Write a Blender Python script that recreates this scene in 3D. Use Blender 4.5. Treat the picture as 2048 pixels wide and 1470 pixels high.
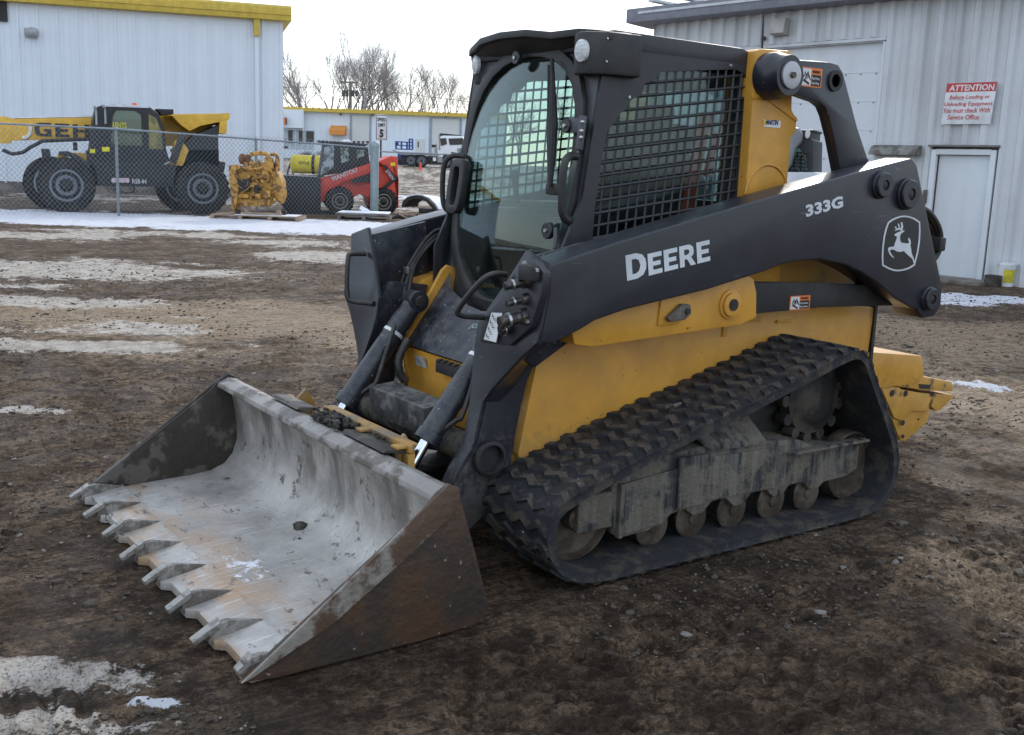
import bpy, bmesh, math, random
import numpy as np
from mathutils import Vector, Matrix
for o in list(bpy.data.objects): bpy.data.objects.remove(o)
SC=bpy.context.scene; COL=SC.collection
R_=math.radians
# ------------------------------------------------------------------ camera
FPX=2121.76
CAM=Vector((-4.006,2.7275,1.6171)); YAW,PIT,ROL=R_(-35.1249),R_(10.7364),R_(2.0350)
FW=Vector((math.cos(YAW)*math.cos(PIT),math.sin(YAW)*math.cos(PIT),-math.sin(PIT)))
RH=Vector((math.sin(YAW),-math.cos(YAW),0)); UP0=RH.cross(FW)
RT=(RH*math.cos(ROL)+UP0*math.sin(ROL)).normalized(); UPV=RT.cross(FW).normalized()
FH=Vector((math.cos(YAW),math.sin(YAW),0))
cam=bpy.data.cameras.new('camera'); co=bpy.data.objects.new('camera',cam); COL.objects.link(co)
cam.sensor_width=36; cam.lens=FPX/2048*36; cam.clip_start=.05; cam.clip_end=1500
M=Matrix((( RT.x,UPV.x,-FW.x,CAM.x),(RT.y,UPV.y,-FW.y,CAM.y),(RT.z,UPV.z,-FW.z,CAM.z),(0,0,0,1)))
co.matrix_world=M; SC.camera=co
# ------------------------------------------------------------------ light
SUN_AZ=R_(-52); SUN_EL=R_(28)          # direction TO the sun, azimuth measured from +x
w=bpy.data.worlds.new('World'); SC.world=w; w.use_nodes=True
nt=w.node_tree; bg=nt.nodes['Background']
sky=nt.nodes.new('ShaderNodeTexSky'); sky.sky_type='NISHITA'; sky.sun_disc=False
sky.sun_elevation=SUN_EL; sky.sun_rotation=math.pi/2-SUN_AZ
sky.air_density=1.0; sky.dust_density=.7; sky.ozone_density=1.0
veil=nt.nodes.new('ShaderNodeMix'); veil.data_type='RGBA'; veil.inputs[0].default_value=.62; veil.inputs[7].default_value=(5.7,6.3,7.2,1)
nt.links.new(sky.outputs[0],veil.inputs[6]); nt.links.new(veil.outputs[2],bg.inputs[0]); bg.inputs[1].default_value=.235   # thin high cloud over the clear sky
sl=bpy.data.lights.new('sun','SUN'); sl.energy=1.7; sl.angle=R_(2.5); sl.color=(1,.94,.86)
so=bpy.data.objects.new('sun',sl); COL.objects.link(so)
sd=Vector((math.cos(SUN_EL)*math.cos(SUN_AZ),math.cos(SUN_EL)*math.sin(SUN_AZ),math.sin(SUN_EL)))
so.rotation_euler=sd.to_track_quat('Z','Y').to_euler()
SC.view_settings.view_transform='Standard'; SC.view_settings.look='None'; SC.view_settings.exposure=0.0; SC.view_settings.gamma=1
SC.render.engine='CYCLES'
SC.cycles.max_bounces=8; SC.cycles.transparent_max_bounces=16; SC.cycles.caustics_reflective=False; SC.cycles.caustics_refractive=False
# ------------------------------------------------------------------ ray helpers (pixel of the 2048 px photograph -> point on a real plane)
def ray(px,py): return FW+RT*((px-1024)/FPX)-UPV*((py-735)/FPX)
def hit(px,py,p0,n):
    d=ray(px,py); p0=Vector(p0); n=Vector(n); return CAM+d*(((p0-CAM).dot(n))/d.dot(n))
def hx(px,py,x): return hit(px,py,(x,0,0),(1,0,0))
def hy(px,py,y): return hit(px,py,(0,y,0),(0,1,0))
def hz(px,py,z=0): return hit(px,py,(0,0,z),(0,0,1))
def gz(x,y):
    t=(x-CAM.x)*FH.x+(y-CAM.y)*FH.y
    return 0.0 if t<32 else .0222*(t-32) if t<110 else 1.73
def gp(px,py):
    d=ray(px,py); t=1.0
    while t<400:
        p=CAM+d*t
        if p.z<=gz(p.x,p.y): return p
        t+=.05 if t<60 else .2
    return CAM+d*100
# ------------------------------------------------------------------ objects
def tag(o,label=None,cat=None,group=None,kind=None):
    if label: o['label']=label
    if cat: o['category']=cat
    if group: o['group']=group
    if kind: o['kind']=kind
    return o
def empty(name,loc=(0,0,0),rz=0,label=None,cat=None,group=None,parent=None):
    o=bpy.data.objects.new(name,None); COL.objects.link(o); o.location=loc; o.rotation_euler=(0,0,rz)
    o.empty_display_size=.1
    if parent: o.parent=parent
    return tag(o,label,cat,group)
def finish(me,mat,name,parent,smooth=35,label=None):
    if mat is not None:
        for m in (mat if isinstance(mat,(list,tuple)) else [mat]): me.materials.append(m)
    o=bpy.data.objects.new(name,me); COL.objects.link(o)
    if parent: o.parent=parent
    if smooth:
        for p in me.polygons: p.use_smooth=True
        me.set_sharp_from_angle(angle=R_(smooth))
    if label: o['label']=label
    return o
def smooth_pts(P,n=5):
    P=[Vector(p) for p in P]; out=[]
    for i in range(len(P)-1):
        a,b,c,d=P[max(i-1,0)],P[i],P[i+1],P[min(i+2,len(P)-1)]
        for k in range(n):
            t=k/n; out.append(.5*((2*b)+(c-a)*t+(2*a-5*b+4*c-d)*t*t+(3*b-a-3*c+d)*t**3))
    out.append(P[-1]); return out
GLYPH={'D':([(0,0),(.50,0),(.78,.10),(.92,.30),(.95,.5),(.92,.70),(.78,.90),(.50,1),(0,1)],[[(.27,.21),(.46,.21),(.60,.29),(.67,.5),(.60,.71),(.46,.79),(.27,.79)]],.95),
 'E':([(0,0),(.78,0),(.78,.21),(.27,.21),(.27,.40),(.70,.40),(.70,.60),(.27,.60),(.27,.79),(.78,.79),(.78,1),(0,1)],[],.80),
 'R':([(0,0),(.27,0),(.27,.34),(.42,.34),(.62,0),(.93,0),(.67,.40),(.80,.50),(.84,.67),(.80,.85),(.66,.97),(.52,1),(0,1)],[[(.27,.54),(.46,.54),(.56,.59),(.58,.67),(.56,.75),(.46,.80),(.27,.80)]],.92),
 'G':([(.92,.80),(.92,1),(.30,1),(.10,.92),(0,.72),(0,.28),(.10,.08),(.30,0),(.92,0),(.92,.55),(.50,.55),(.50,.37),(.66,.37),(.66,.20),(.36,.20),(.27,.30),(.27,.70),(.36,.80)],[],.95),
 'H':([(0,0),(.27,0),(.27,.40),(.66,.40),(.66,0),(.93,0),(.93,1),(.66,1),(.66,.60),(.27,.60),(.27,1),(0,1)],[],.95),
 'L':([(0,0),(.78,0),(.78,.21),(.27,.21),(.27,1),(0,1)],[],.8)}
def blocktext(txt,O,du,dv,width,height,mat,par,th=.002,gap=.10,first=1.0):
    O=Vector(O); du=Vector(du).normalized(); dv=Vector(dv).normalized(); nn=du.cross(dv)
    tot=sum(GLYPH[c][2] for c in txt)+gap*(len(txt)-1)+(first-1)*GLYPH[txt[0]][2]; s=width/tot; x=0
    for i,c in enumerate(txt):
        k=first if i==0 else 1; o,h,wd=GLYPH[c]
        plate('letter',[(a*s*k+x,b*height*k) for a,b in o],[[(a*s*k+x,b*height*k) for a,b in q] for q in h],lambda u,v,w_:O+du*u+dv*v+nn*w_,th,mat,par,smooth=0)
        x+=(wd*k+gap)*s
class MB:
    def __init__(s): s.bm=bmesh.new(); s.mi=0
    def _f(s,vs):
        try:
            f=s.bm.faces.new(vs); f.material_index=s.mi; return f
        except ValueError: return None
    def quad(s,*ps): return s._f([s.bm.verts.new(p) for p in ps])
    def box(s,c,d,rot=None,taper=None):
        c=Vector(c); v=[]
        for k in range(8):
            q=Vector(((k&1)-.5,((k>>1)&1)-.5,((k>>2)&1)-.5)); 
            if taper and q.z>0: q.x*=taper[0]; q.y*=taper[1]
            q=Vector((q.x*d[0],q.y*d[1],q.z*d[2]))
            if rot is not None: q=rot@q
            v.append(s.bm.verts.new(c+q))
        for f in ((0,2,3,1),(4,5,7,6),(0,1,5,4),(2,6,7,3),(0,4,6,2),(1,3,7,5)): s._f([v[i] for i in f])
        return s
    def prism(s,poly,a,b,fn):
        """poly list of 2-D points, fn(u,v,w)->3D; extruded from w=a to w=b (a,b may be lists)"""
        A=[s.bm.verts.new(fn(p[0],p[1],a)) for p in poly]; B=[s.bm.verts.new(fn(p[0],p[1],b)) for p in poly]
        fa=s._f(A); fb=s._f(B[::-1]); n=len(poly)
        for i in range(n): s._f([A[i],B[i],B[(i+1)%n],A[(i+1)%n]])
        return s
    def px(s,poly,x0,x1): return s.prism(poly,x0,x1,lambda u,v,w:(w,u,v))   # poly in (y,z)
    def py(s,poly,y0,y1): return s.prism(poly,y0,y1,lambda u,v,w:(u,w,v))   # poly in (x,z)
    def pz(s,poly,z0,z1): return s.prism(poly,z0,z1,lambda u,v,w:(u,v,w))
    def tube(s,pts,r,n=8,cap=True):
        pts=[Vector(p) for p in pts]; rs=r if isinstance(r,(list,tuple)) else [r]*len(pts)
        rings=[]; up=None
        for i,p in enumerate(pts):
            t=(pts[min(i+1,len(pts)-1)]-pts[max(i-1,0)]).normalized()
            if up is None:
                up=Vector((0,0,1)) if abs(t.z)<.9 else Vector((1,0,0))
            a=(up-t*up.dot(t)); a=a.normalized() if a.length>1e-5 else t.orthogonal().normalized(); b=t.cross(a); up=a
            rings.append([s.bm.verts.new(p+(a*math.cos(2*math.pi*k/n)+b*math.sin(2*math.pi*k/n))*rs[i]) for k in range(n)])
        for i in range(len(rings)-1):
            for k in range(n): s._f([rings[i][k],rings[i][(k+1)%n],rings[i+1][(k+1)%n],rings[i+1][k]])
        if cap: s._f(rings[0][::-1]); s._f(rings[-1])
        return s
    def cyl(s,p0,p1,r0,r1=None,n=20): return s.tube([p0,p1],[r0,r0 if r1 is None else r1],n)
    def lathe(s,prof,c,ax='x',n=32,ph=0):
        """prof list of (axial, radius) ; closed loop not required"""
        c=Vector(c); E={'x':(Vector((1,0,0)),Vector((0,1,0)),Vector((0,0,1))),'y':(Vector((0,1,0)),Vector((1,0,0)),Vector((0,0,1))),'z':(Vector((0,0,1)),Vector((1,0,0)),Vector((0,1,0)))}[ax] if isinstance(ax,str) else ax
        rings=[]
        for a,r in prof: rings.append([s.bm.verts.new(c+E[0]*a+(E[1]*math.cos(2*math.pi*k/n+ph)+E[2]*math.sin(2*math.pi*k/n+ph))*max(r,1e-4)) for k in range(n)])
        for i in range(len(rings)-1):
            for k in range(n): s._f([rings[i][k],rings[i][(k+1)%n],rings[i+1][(k+1)%n],rings[i+1][k]])
        s._f(rings[0][::-1]); s._f(rings[-1]); return s
    def strip(s,L,Rr,th=None):
        """ribbon between two 3-D polylines, optional thickness vector"""
        L=[Vector(p) for p in L]; Rr=[Vector(p) for p in Rr]
        a=[s.bm.verts.new(p) for p in L]; b=[s.bm.verts.new(p) for p in Rr]; n=len(L)
        for i in range(n-1): s._f([a[i],b[i],b[i+1],a[i+1]])
        if th is not None:
            th=Vector(th); c=[s.bm.verts.new(p+th) for p in L]; d=[s.bm.verts.new(p+th) for p in Rr]
            for i in range(n-1):
                s._f([c[i],c[i+1],d[i+1],d[i]]); s._f([a[i],a[i+1],c[i+1],c[i]]); s._f([b[i],d[i],d[i+1],b[i+1]])
            s._f([a[0],c[0],d[0],b[0]]); s._f([a[-1],b[-1],d[-1],c[-1]])
        return s
    def sphere(s,c,r,sc=(1,1,1),n=12,jit=0,rnd=None):
        m=Matrix.Translation(c)@Matrix.Diagonal((r*sc[0],r*sc[1],r*sc[2],1))
        g=bmesh.ops.create_icosphere(s.bm,subdivisions=n if n<5 else 2,radius=1,matrix=m)
        for v in g['verts']:
            for f in v.link_faces: f.material_index=s.mi
        if jit:
            for v in g['verts']: v.co+=Vector((rnd.uniform(-1,1),rnd.uniform(-1,1),rnd.uniform(-1,1)))*jit*r
        return s
    def build(s,name,mat,parent=None,bevel=0,smooth=35,seg=2,label=None):
        bmesh.ops.recalc_face_normals(s.bm,faces=s.bm.faces)
        if bevel:
            ed=[e for e in s.bm.edges if len(e.link_faces)==2 and e.calc_face_angle(0)>R_(28)]
            bmesh.ops.bevel(s.bm,geom=ed,offset=bevel,segments=seg,profile=.6,affect='EDGES',clamp_overlap=True)
        me=bpy.data.meshes.new(name); s.bm.to_mesh(me); s.bm.free()
        return finish(me,mat,name,parent,smooth,label)
def plate(name,outer,holes,mapf,th,mat,parent,bev=0,smooth=35,label=None):
    """flat plate with holes: 2-D outline -> mapf(u,v,w) 3-D, thickness th centred on w=0"""
    cu=bpy.data.curves.new(name,'CURVE'); cu.dimensions='2D'; cu.fill_mode='BOTH'; cu.extrude=th/2; cu.bevel_depth=bev; cu.bevel_resolution=1
    for pl in [outer]+list(holes):
        sp=cu.splines.new('POLY'); sp.points.add(len(pl)-1); sp.use_cyclic_u=True
        for i,p in enumerate(pl): sp.points[i].co=(p[0],p[1],0,1)
    return curve_mesh(cu,name,mapf,mat,parent,smooth,label)
def curve_mesh(cu,name,mapf,mat,parent,smooth=35,label=None):
    ob=bpy.data.objects.new('tmp',cu); COL.objects.link(ob)
    dg=bpy.context.evaluated_depsgraph_get(); me=bpy.data.meshes.new_from_object(ob.evaluated_get(dg))
    bpy.data.objects.remove(ob); bpy.data.curves.remove(cu); me.name=name; me.materials.clear()
    for v in me.vertices: v.co=Vector(mapf(v.co.x,v.co.y,v.co.z))
    bm=bmesh.new(); bm.from_mesh(me); bmesh.ops.remove_doubles(bm,verts=bm.verts,dist=1e-5); bmesh.ops.recalc_face_normals(bm,faces=bm.faces); bm.to_mesh(me); bm.free()
    return finish(me,mat,name,parent,smooth,label)
def text(name,txt,origin,du,dv,size,mat,parent,bold=.0,align='LEFT',width=None,th=.002,shear=0,height=None,sx=1,space=1):
    cu=bpy.data.curves.new(name,'FONT'); cu.body=txt; cu.size=size; cu.offset=bold; cu.align_x=align; cu.extrude=th/2; cu.shear=shear; cu.resolution_u=2; cu.space_character=space
    du=Vector(du).normalized(); dv=Vector(dv).normalized(); nn=du.cross(dv); O=Vector(origin); st={'x':sx,'o':0.,'y':1.}
    if width:
        ob=bpy.data.objects.new('t',cu); COL.objects.link(ob); dg=bpy.context.evaluated_depsgraph_get(); dg.update()
        m=bpy.data.meshes.new_from_object(ob.evaluated_get(dg)); xs=[v.co.x for v in m.vertices]; ys=[v.co.y for v in m.vertices]
        bpy.data.objects.remove(ob); bpy.data.meshes.remove(m); st['x']=width/(max(xs)-min(xs)); 
        if align=='LEFT': st['o']=-min(xs)
        if height: st['y']=height/(max(ys)-min(ys))
    return curve_mesh(cu,name,lambda a,b,c:O+du*((a+st['o'])*st['x'])+dv*(b*st['y'])+nn*c,mat,parent,smooth=0)
# ------------------------------------------------------------------ materials
def pmat(name,c,c2=None,sc=6,lo=.45,hi=.6,rough=.5,rough2=None,metal=0,bump=0,bsc=40,dust=None,speck=None,stretch=None,spec=.5,coat=0,det=6,rain=None,tone=.13,low=None,scratch=None):
    m=bpy.data.materials.new(name); m.use_nodes=True; N=m.node_tree.nodes; L=m.node_tree.links; b=N['Principled BSDF']
    b.inputs['Roughness'].default_value=rough; b.inputs['Metallic'].default_value=metal; b.inputs['Specular IOR Level'].default_value=spec; b.inputs['Coat Weight'].default_value=coat; b.inputs['Coat Roughness'].default_value=.15
    tc=N.new('ShaderNodeTexCoord'); mp=N.new('ShaderNodeMapping'); L.new(tc.outputs['Object'],mp.inputs[0])
    if stretch: mp.inputs['Scale'].default_value=stretch
    def noise(scale,d=6,vec=mp.outputs[0],r=.6):
        n=N.new('ShaderNodeTexNoise'); n.inputs['Scale'].default_value=scale; n.inputs['Detail'].default_value=d; n.inputs['Roughness'].default_value=r; L.new(vec,n.inputs['Vector']); return n.outputs['Fac']
    def ramp(f,a,bb):
        r=N.new('ShaderNodeMapRange'); r.interpolation_type='SMOOTHSTEP'; r.inputs[1].default_value=a; r.inputs[2].default_value=bb; L.new(f,r.inputs[0]); return r.outputs[0]
    def mixc(f,A,B):
        x=N.new('ShaderNodeMix'); x.data_type='RGBA'; L.new(f,x.inputs[0])
        for s,v in ((6,A),(7,B)):
            if isinstance(v,tuple): x.inputs[s].default_value=(*v,1)
            else: L.new(v,x.inputs[s])
        return x.outputs[2]
    def mul(a,bb):
        x=N.new('ShaderNodeMath'); x.operation='MULTIPLY'
        for i,v in enumerate((a,bb)):
            if isinstance(v,(int,float)): x.inputs[i].default_value=v
            else: L.new(v,x.inputs[i])
        return x.outputs[0]
    cc=None
    # subtle tone variation everywhere
    v=noise(sc*.7+1,5); cc=mixc(ramp(v,.3,.7),tuple(x*(1-tone) for x in c),tuple(min(1,x*(1+tone)) for x in c))
    if c2 is not None: cc=mixc(ramp(noise(sc,det),lo,hi),cc,c2)
    if dust:
        dc,amt,dsc=dust
        g=N.new('ShaderNodeNewGeometry'); sx=N.new('ShaderNodeSeparateXYZ'); L.new(g.outputs['Normal'],sx.inputs[0])
        up=ramp(sx.outputs[2],-.35,.95); a=N.new('ShaderNodeMath'); a.operation='MULTIPLY_ADD'; L.new(up,a.inputs[0]); a.inputs[1].default_value=.75; a.inputs[2].default_value=.25
        f=mul(mul(a.outputs[0],ramp(noise(dsc,8,r=.65),.32,.75)),amt); cc=mixc(f,cc,dc)
        r=N.new('ShaderNodeMapRange'); r.inputs[3].default_value=rough; r.inputs[4].default_value=.85; L.new(f,r.inputs[0]); L.new(r.outputs[0],b.inputs['Roughness'])
    if speck:
        sc_,ssc,th=speck; vo=N.new('ShaderNodeTexNoise'); vo.inputs['Scale'].default_value=ssc; vo.inputs['Detail'].default_value=2; L.new(mp.outputs[0],vo.inputs['Vector'])
        cc=mixc(ramp(vo.outputs['Fac'],th,th+.03),cc,sc_)
    if rain:
        rc,rs,ra=rain; mp2=N.new('ShaderNodeMapping'); mp2.inputs['Scale'].default_value=(rs,rs,rs*.06); L.new(tc.outputs['Object'],mp2.inputs[0])
        cc=mixc(mul(ramp(noise(1,5,mp2.outputs[0]),.42,.68),ra),cc,rc)
    if low:      # mud thrown up from below: thickest at the bottom of the part
        lc,za,zb,la=low; sz=N.new('ShaderNodeSeparateXYZ'); L.new(tc.outputs['Object'],sz.inputs[0])
        hh=N.new('ShaderNodeMapRange'); hh.inputs[1].default_value=za; hh.inputs[2].default_value=zb; hh.inputs[3].default_value=.34; hh.inputs[4].default_value=-.22; L.new(sz.outputs[2],hh.inputs[0])
        ad=N.new('ShaderNodeMath'); ad.operation='ADD'; L.new(hh.outputs[0],ad.inputs[0]); L.new(noise(22,12,r=.8),ad.inputs[1]); cc=mixc(mul(ramp(ad.outputs[0],.56,.74),la),cc,lc)
    if scratch:
        sc_,sa=scratch; mp3=N.new('ShaderNodeMapping'); mp3.inputs['Scale'].default_value=(6,9,150); mp3.inputs['Rotation'].default_value=(.5,.2,0); L.new(tc.outputs['Object'],mp3.inputs[0])
        cc=mixc(mul(mul(ramp(noise(1,3,mp3.outputs[0]),.66,.70),ramp(noise(3,3),.52,.62)),sa),cc,sc_)
    L.new(cc,b.inputs['Base Color'])
    if bump:
        bn=N.new('ShaderNodeBump'); bn.inputs['Strength'].default_value=min(1,bump); bn.inputs['Distance'].default_value=.012*max(1,bump); L.new(noise(bsc,6),bn.inputs['Height']); L.new(bn.outputs[0],b.inputs['Normal'])
    if rough2 is not None and not dust:
        r=N.new('ShaderNodeMapRange'); r.inputs[3].default_value=rough; r.inputs[4].default_value=rough2; L.new(ramp(noise(sc*1.3,5),.35,.65),r.inputs[0]); L.new(r.outputs[0],b.inputs['Roughness'])
    return m
def glass(name,tint,gloss=.08,refl=1.0,dirt=.0):
    m=bpy.data.materials.new(name); m.use_nodes=True; N=m.node_tree.nodes; L=m.node_tree.links; N.clear()
    o=N.new('ShaderNodeOutputMaterial'); t=N.new('ShaderNodeBsdfTransparent'); t.inputs[0].default_value=(*tint,1)
    g=N.new('ShaderNodeBsdfGlossy'); g.inputs['Roughness'].default_value=gloss; g.inputs[0].default_value=(.9,.97,.95,1)
    lw=N.new('ShaderNodeLayerWeight'); lw.inputs[0].default_value=.5; pw=N.new('ShaderNodeMath'); pw.operation='POWER'; pw.inputs[1].default_value=4.0; L.new(lw.outputs['Facing'],pw.inputs[0])
    mu=N.new('ShaderNodeMath'); mu.operation='MULTIPLY_ADD'; mu.inputs[1].default_value=.9*refl; mu.inputs[2].default_value=.045*refl; L.new(pw.outputs[0],mu.inputs[0])
    x=N.new('ShaderNodeMixShader'); L.new(mu.outputs[0],x.inputs[0]); L.new(t.outputs[0],x.inputs[1]); L.new(g.outputs[0],x.inputs[2])
    if dirt:
        d=N.new('ShaderNodeBsdfDiffuse'); d.inputs[0].default_value=(.45,.45,.4,1); n=N.new('ShaderNodeTexNoise'); n.inputs['Scale'].default_value=5; n.inputs['Detail'].default_value=8
        tc=N.new('ShaderNodeTexCoord'); L.new(tc.outputs['Object'],n.inputs['Vector'])
        r=N.new('ShaderNodeMapRange'); r.inputs[1].default_value=.3; r.inputs[2].default_value=.8; r.inputs[4].default_value=dirt; L.new(n.outputs['Fac'],r.inputs[0])
        y=N.new('ShaderNodeMixShader'); L.new(r.outputs[0],y.inputs[0]); L.new(x.outputs[0],y.inputs[1]); L.new(d.outputs[0],y.inputs[2]); L.new(y.outputs[0],o.inputs[0])
    else: L.new(x.outputs[0],o.inputs[0])
    return m
DUST=(.20,.17,.14)
m_dark=pmat('charcoal_paint',(.018,.019,.026),rough=.36,dust=((.13,.125,.12),.35,12),speck=((.30,.29,.27),75,.735),spec=.55)
m_darkb=pmat('charcoal_paint_splashed',(.014,.016,.026),rough=.34,dust=((.17,.165,.155),.6,16),speck=((.38,.37,.35),70,.70),spec=.55)
m_black=pmat('black_plastic',(.016,.016,.017),rough=.5,dust=(DUST,.35,10))
m_flat=pmat('flat_black_steel',(.012,.012,.013),rough=.6,dust=((.14,.12,.10),.45,9))
m_yel=pmat('yellow_paint',(.64,.31,.040),rough=.38,dust=((.33,.24,.13),.35,6),speck=((.10,.06,.03),42,.735),low=((.26,.175,.085),.35,.80,.40),scratch=((.66,.45,.18),.5))
m_yeld=pmat('muddy_yellow_paint',(.46,.24,.035),(.20,.145,.085),sc=5,lo=.44,hi=.62,rough=.5,dust=((.25,.2,.15),.5,8))
m_rub=pmat('track_rubber',(.016,.017,.020),(.055,.046,.036),sc=11,lo=.5,hi=.62,rough=.62,rough2=.85,bump=.5,bsc=60,speck=((.45,.45,.45),60,.755))
m_lug=pmat('dusty_track_lug',(.018,.018,.020),(.075,.061,.046),sc=15,lo=.45,hi=.55,rough=.8,bump=.5,bsc=60,speck=((.5,.5,.52),45,.75))
m_frame=pmat('muddy_track_frame',(.020,.020,.023),(.125,.108,.083),sc=8,lo=.41,hi=.53,rough=.75,bump=.8,bsc=60,rain=((.20,.185,.155),30,.6),det=12)
m_roll=pmat('rusty_roller',(.055,.040,.029),(.12,.095,.07),sc=9,lo=.4,hi=.6,rough=.6,metal=.3,bump=.4,bsc=40)
m_chrome=pmat('chrome_rod',(.82,.84,.87),rough=.08,metal=1)
m_steelcap=pmat('grey_cap',(.42,.43,.45),rough=.4,metal=.4)
m_bolt=pmat('zinc_bolt',(.5,.5,.5),rough=.35,metal=.9)
m_hose=pmat('rubber_hose',(.014,.014,.015),rough=.5,dust=(DUST,.4,14))
m_dec=pmat('pale_decal',(.62,.65,.68),rough=.4)
m_white=pmat('white_label',(.72,.73,.74),rough=.45)
m_org=pmat('orange_decal',(.75,.20,.04),rough=.5)
m_rust=pmat('rusty_bucket_side',(.085,.050,.030),(.15,.135,.12),sc=5,lo=.5,hi=.68,rough=.5,bump=.5,bsc=26,speck=((.03,.025,.02),14,.62),metal=.25)
# =================================================================== compact track loader (world axes = its own axes: +y forward, -x its side towards the camera)
LD=empty('compact_track_loader',(0,0,0),0,'large charcoal and yellow track loader lettered DEERE 333G with its toothed bucket on the mud','track loader')
XO=.825; XI=.66
m_steel=None
def bucket_mat():
    m=bpy.data.materials.new('worn_bucket_steel'); m.use_nodes=True; N=m.node_tree.nodes; L=m.node_tree.links; b=N['Principled BSDF']
    tc=N.new('ShaderNodeTexCoord')
    def noise(scale,d=8,st=(1,1,1),r=.6):
        mp=N.new('ShaderNodeMapping'); mp.inputs['Scale'].default_value=st; L.new(tc.outputs['Object'],mp.inputs[0])
        n=N.new('ShaderNodeTexNoise'); n.inputs['Scale'].default_value=scale; n.inputs['Detail'].default_value=d; n.inputs['Roughness'].default_value=r; L.new(mp.outputs[0],n.inputs[0]); return n.outputs['Fac']
    def ramp(f,a,c): 
        r=N.new('ShaderNodeMapRange'); r.interpolation_type='SMOOTHSTEP'; r.inputs[1].default_value=a; r.inputs[2].default_value=c; L.new(f,r.inputs[0]); return r.outputs[0]
    def mix(f,A,B):
        x=N.new('ShaderNodeMix'); x.data_type='RGBA'; L.new(f,x.inputs[0])
        for s,v in ((6,A),(7,B)):
            if isinstance(v,tuple): x.inputs[s].default_value=(*v,1)
            else: L.new(v,x.inputs[s])
        return x.outputs[2]
    sp=N.new('ShaderNodeSeparateXYZ'); L.new(tc.outputs['Object'],sp.inputs[0])
    base=mix(ramp(noise(3.5),.35,.65),(.35,.33,.305),(.53,.50,.46))
    # tan film of dried mud towards the cutting edge
    f1=ramp(sp.outputs[1],1.05,1.5); mm=N.new('ShaderNodeMath'); mm.operation='MULTIPLY'; L.new(f1,mm.inputs[0]); L.new(ramp(noise(3,8,(.6,1.6,1)),.42,.62),mm.inputs[1])
    base=mix(mm.outputs[0],base,(.44,.29,.175))
    base=mix(ramp(noise(9,12,(1,2.2,1),.7),.57,.64),base,(.15,.12,.095)); base=mix(ramp(noise(40,8,(1,1,1),.7),.62,.68),base,(.11,.09,.075)); sc2=noise(1,4,(130,5,30),.6); base=mix(ramp(sc2,.60,.66),base,(.60,.58,.55))
    # streaks running down the curved back
    f2=ramp(sp.outputs[2],.10,.34); m2=N.new('ShaderNodeMath'); m2.operation='MULTIPLY'; L.new(f2,m2.inputs[0]); L.new(ramp(noise(4.5,10,(1.3,.55,.45)),.42,.62),m2.inputs[1])
    m3=N.new('ShaderNodeMath'); m3.operation='MULTIPLY'; m3.inputs[1].default_value=.78; L.new(m2.outputs[0],m3.inputs[0]); base=mix(m3.outputs[0],base,(.115,.10,.085))
    fc=hz(490,1128,.055); vd=N.new('ShaderNodeVectorMath'); vd.operation='DISTANCE'; mpf=N.new('ShaderNodeMapping'); mpf.inputs['Scale'].default_value=(1,2.6,1); L.new(tc.outputs['Object'],mpf.inputs[0]); L.new(mpf.outputs[0],vd.inputs[0]); vd.inputs[1].default_value=(fc.x,fc.y*2.6,fc.z)
    ff=N.new('ShaderNodeMapRange'); ff.inputs[1].default_value=.05; ff.inputs[2].default_value=.40; ff.inputs[3].default_value=.13; ff.inputs[4].default_value=-.15; L.new(vd.outputs['Value'],ff.inputs[0]); fa=N.new('ShaderNodeMath'); fa.operation='ADD'; L.new(ff.outputs[0],fa.inputs[0]); L.new(noise(16,10,(1,1,1),.7),fa.inputs[1])
    base=mix(ramp(fa.outputs[0],.60,.66),base,(.78,.79,.82))     # a patch of frost on the floor
    L.new(base,b.inputs['Base Color']); b.inputs['Metallic'].default_value=.35
    r=N.new('ShaderNodeMapRange'); r.inputs[3].default_value=.34; r.inputs[4].default_value=.62; L.new(ramp(noise(6),.3,.7),r.inputs[0]); L.new(r.outputs[0],b.inputs['Roughness'])
    bn=N.new('ShaderNodeBump'); bn.inputs['Strength'].default_value=.5; bn.inputs['Distance'].default_value=.006; L.new(noise(38,6),bn.inputs['Height']); L.new(bn.outputs[0],b.inputs['Normal'])
    return m
m_steel=bucket_mat()
m_lip=pmat('grey_bucket_lip',(.30,.275,.25),(.13,.11,.09),sc=9,lo=.45,hi=.58,rough=.5,metal=.3,bump=.4,bsc=40)
m_plate=pmat('muddy_bucket_plate',(.045,.036,.029),(.12,.105,.09),sc=5,lo=.52,hi=.60,rough=.6,metal=.1,bump=.6,bsc=22)
m_side=pmat('rusty_bucket_side_plate',(.092,.050,.028),(.050,.038,.030),sc=5,lo=.38,hi=.60,rough=.5,bump=.5,bsc=30,speck=((.26,.20,.15),30,.70),metal=.2,det=12)
m_rib=pmat('mud_caked_rib',(.105,.062,.038),(.27,.245,.21),sc=3.2,lo=.50,hi=.56,rough=.7,bump=.8,bsc=26,det=12)
m_tip=pmat('polished_tooth_tip',(.34,.32,.29),(.20,.18,.155),sc=20,lo=.5,hi=.6,rough=.4,metal=.4,bump=.4,bsc=60)
m_tooth=pmat('worn_tooth_steel',(.15,.13,.11),(.30,.28,.25),sc=14,lo=.45,hi=.6,rough=.5,metal=.3,bump=.6,bsc=60)
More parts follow.
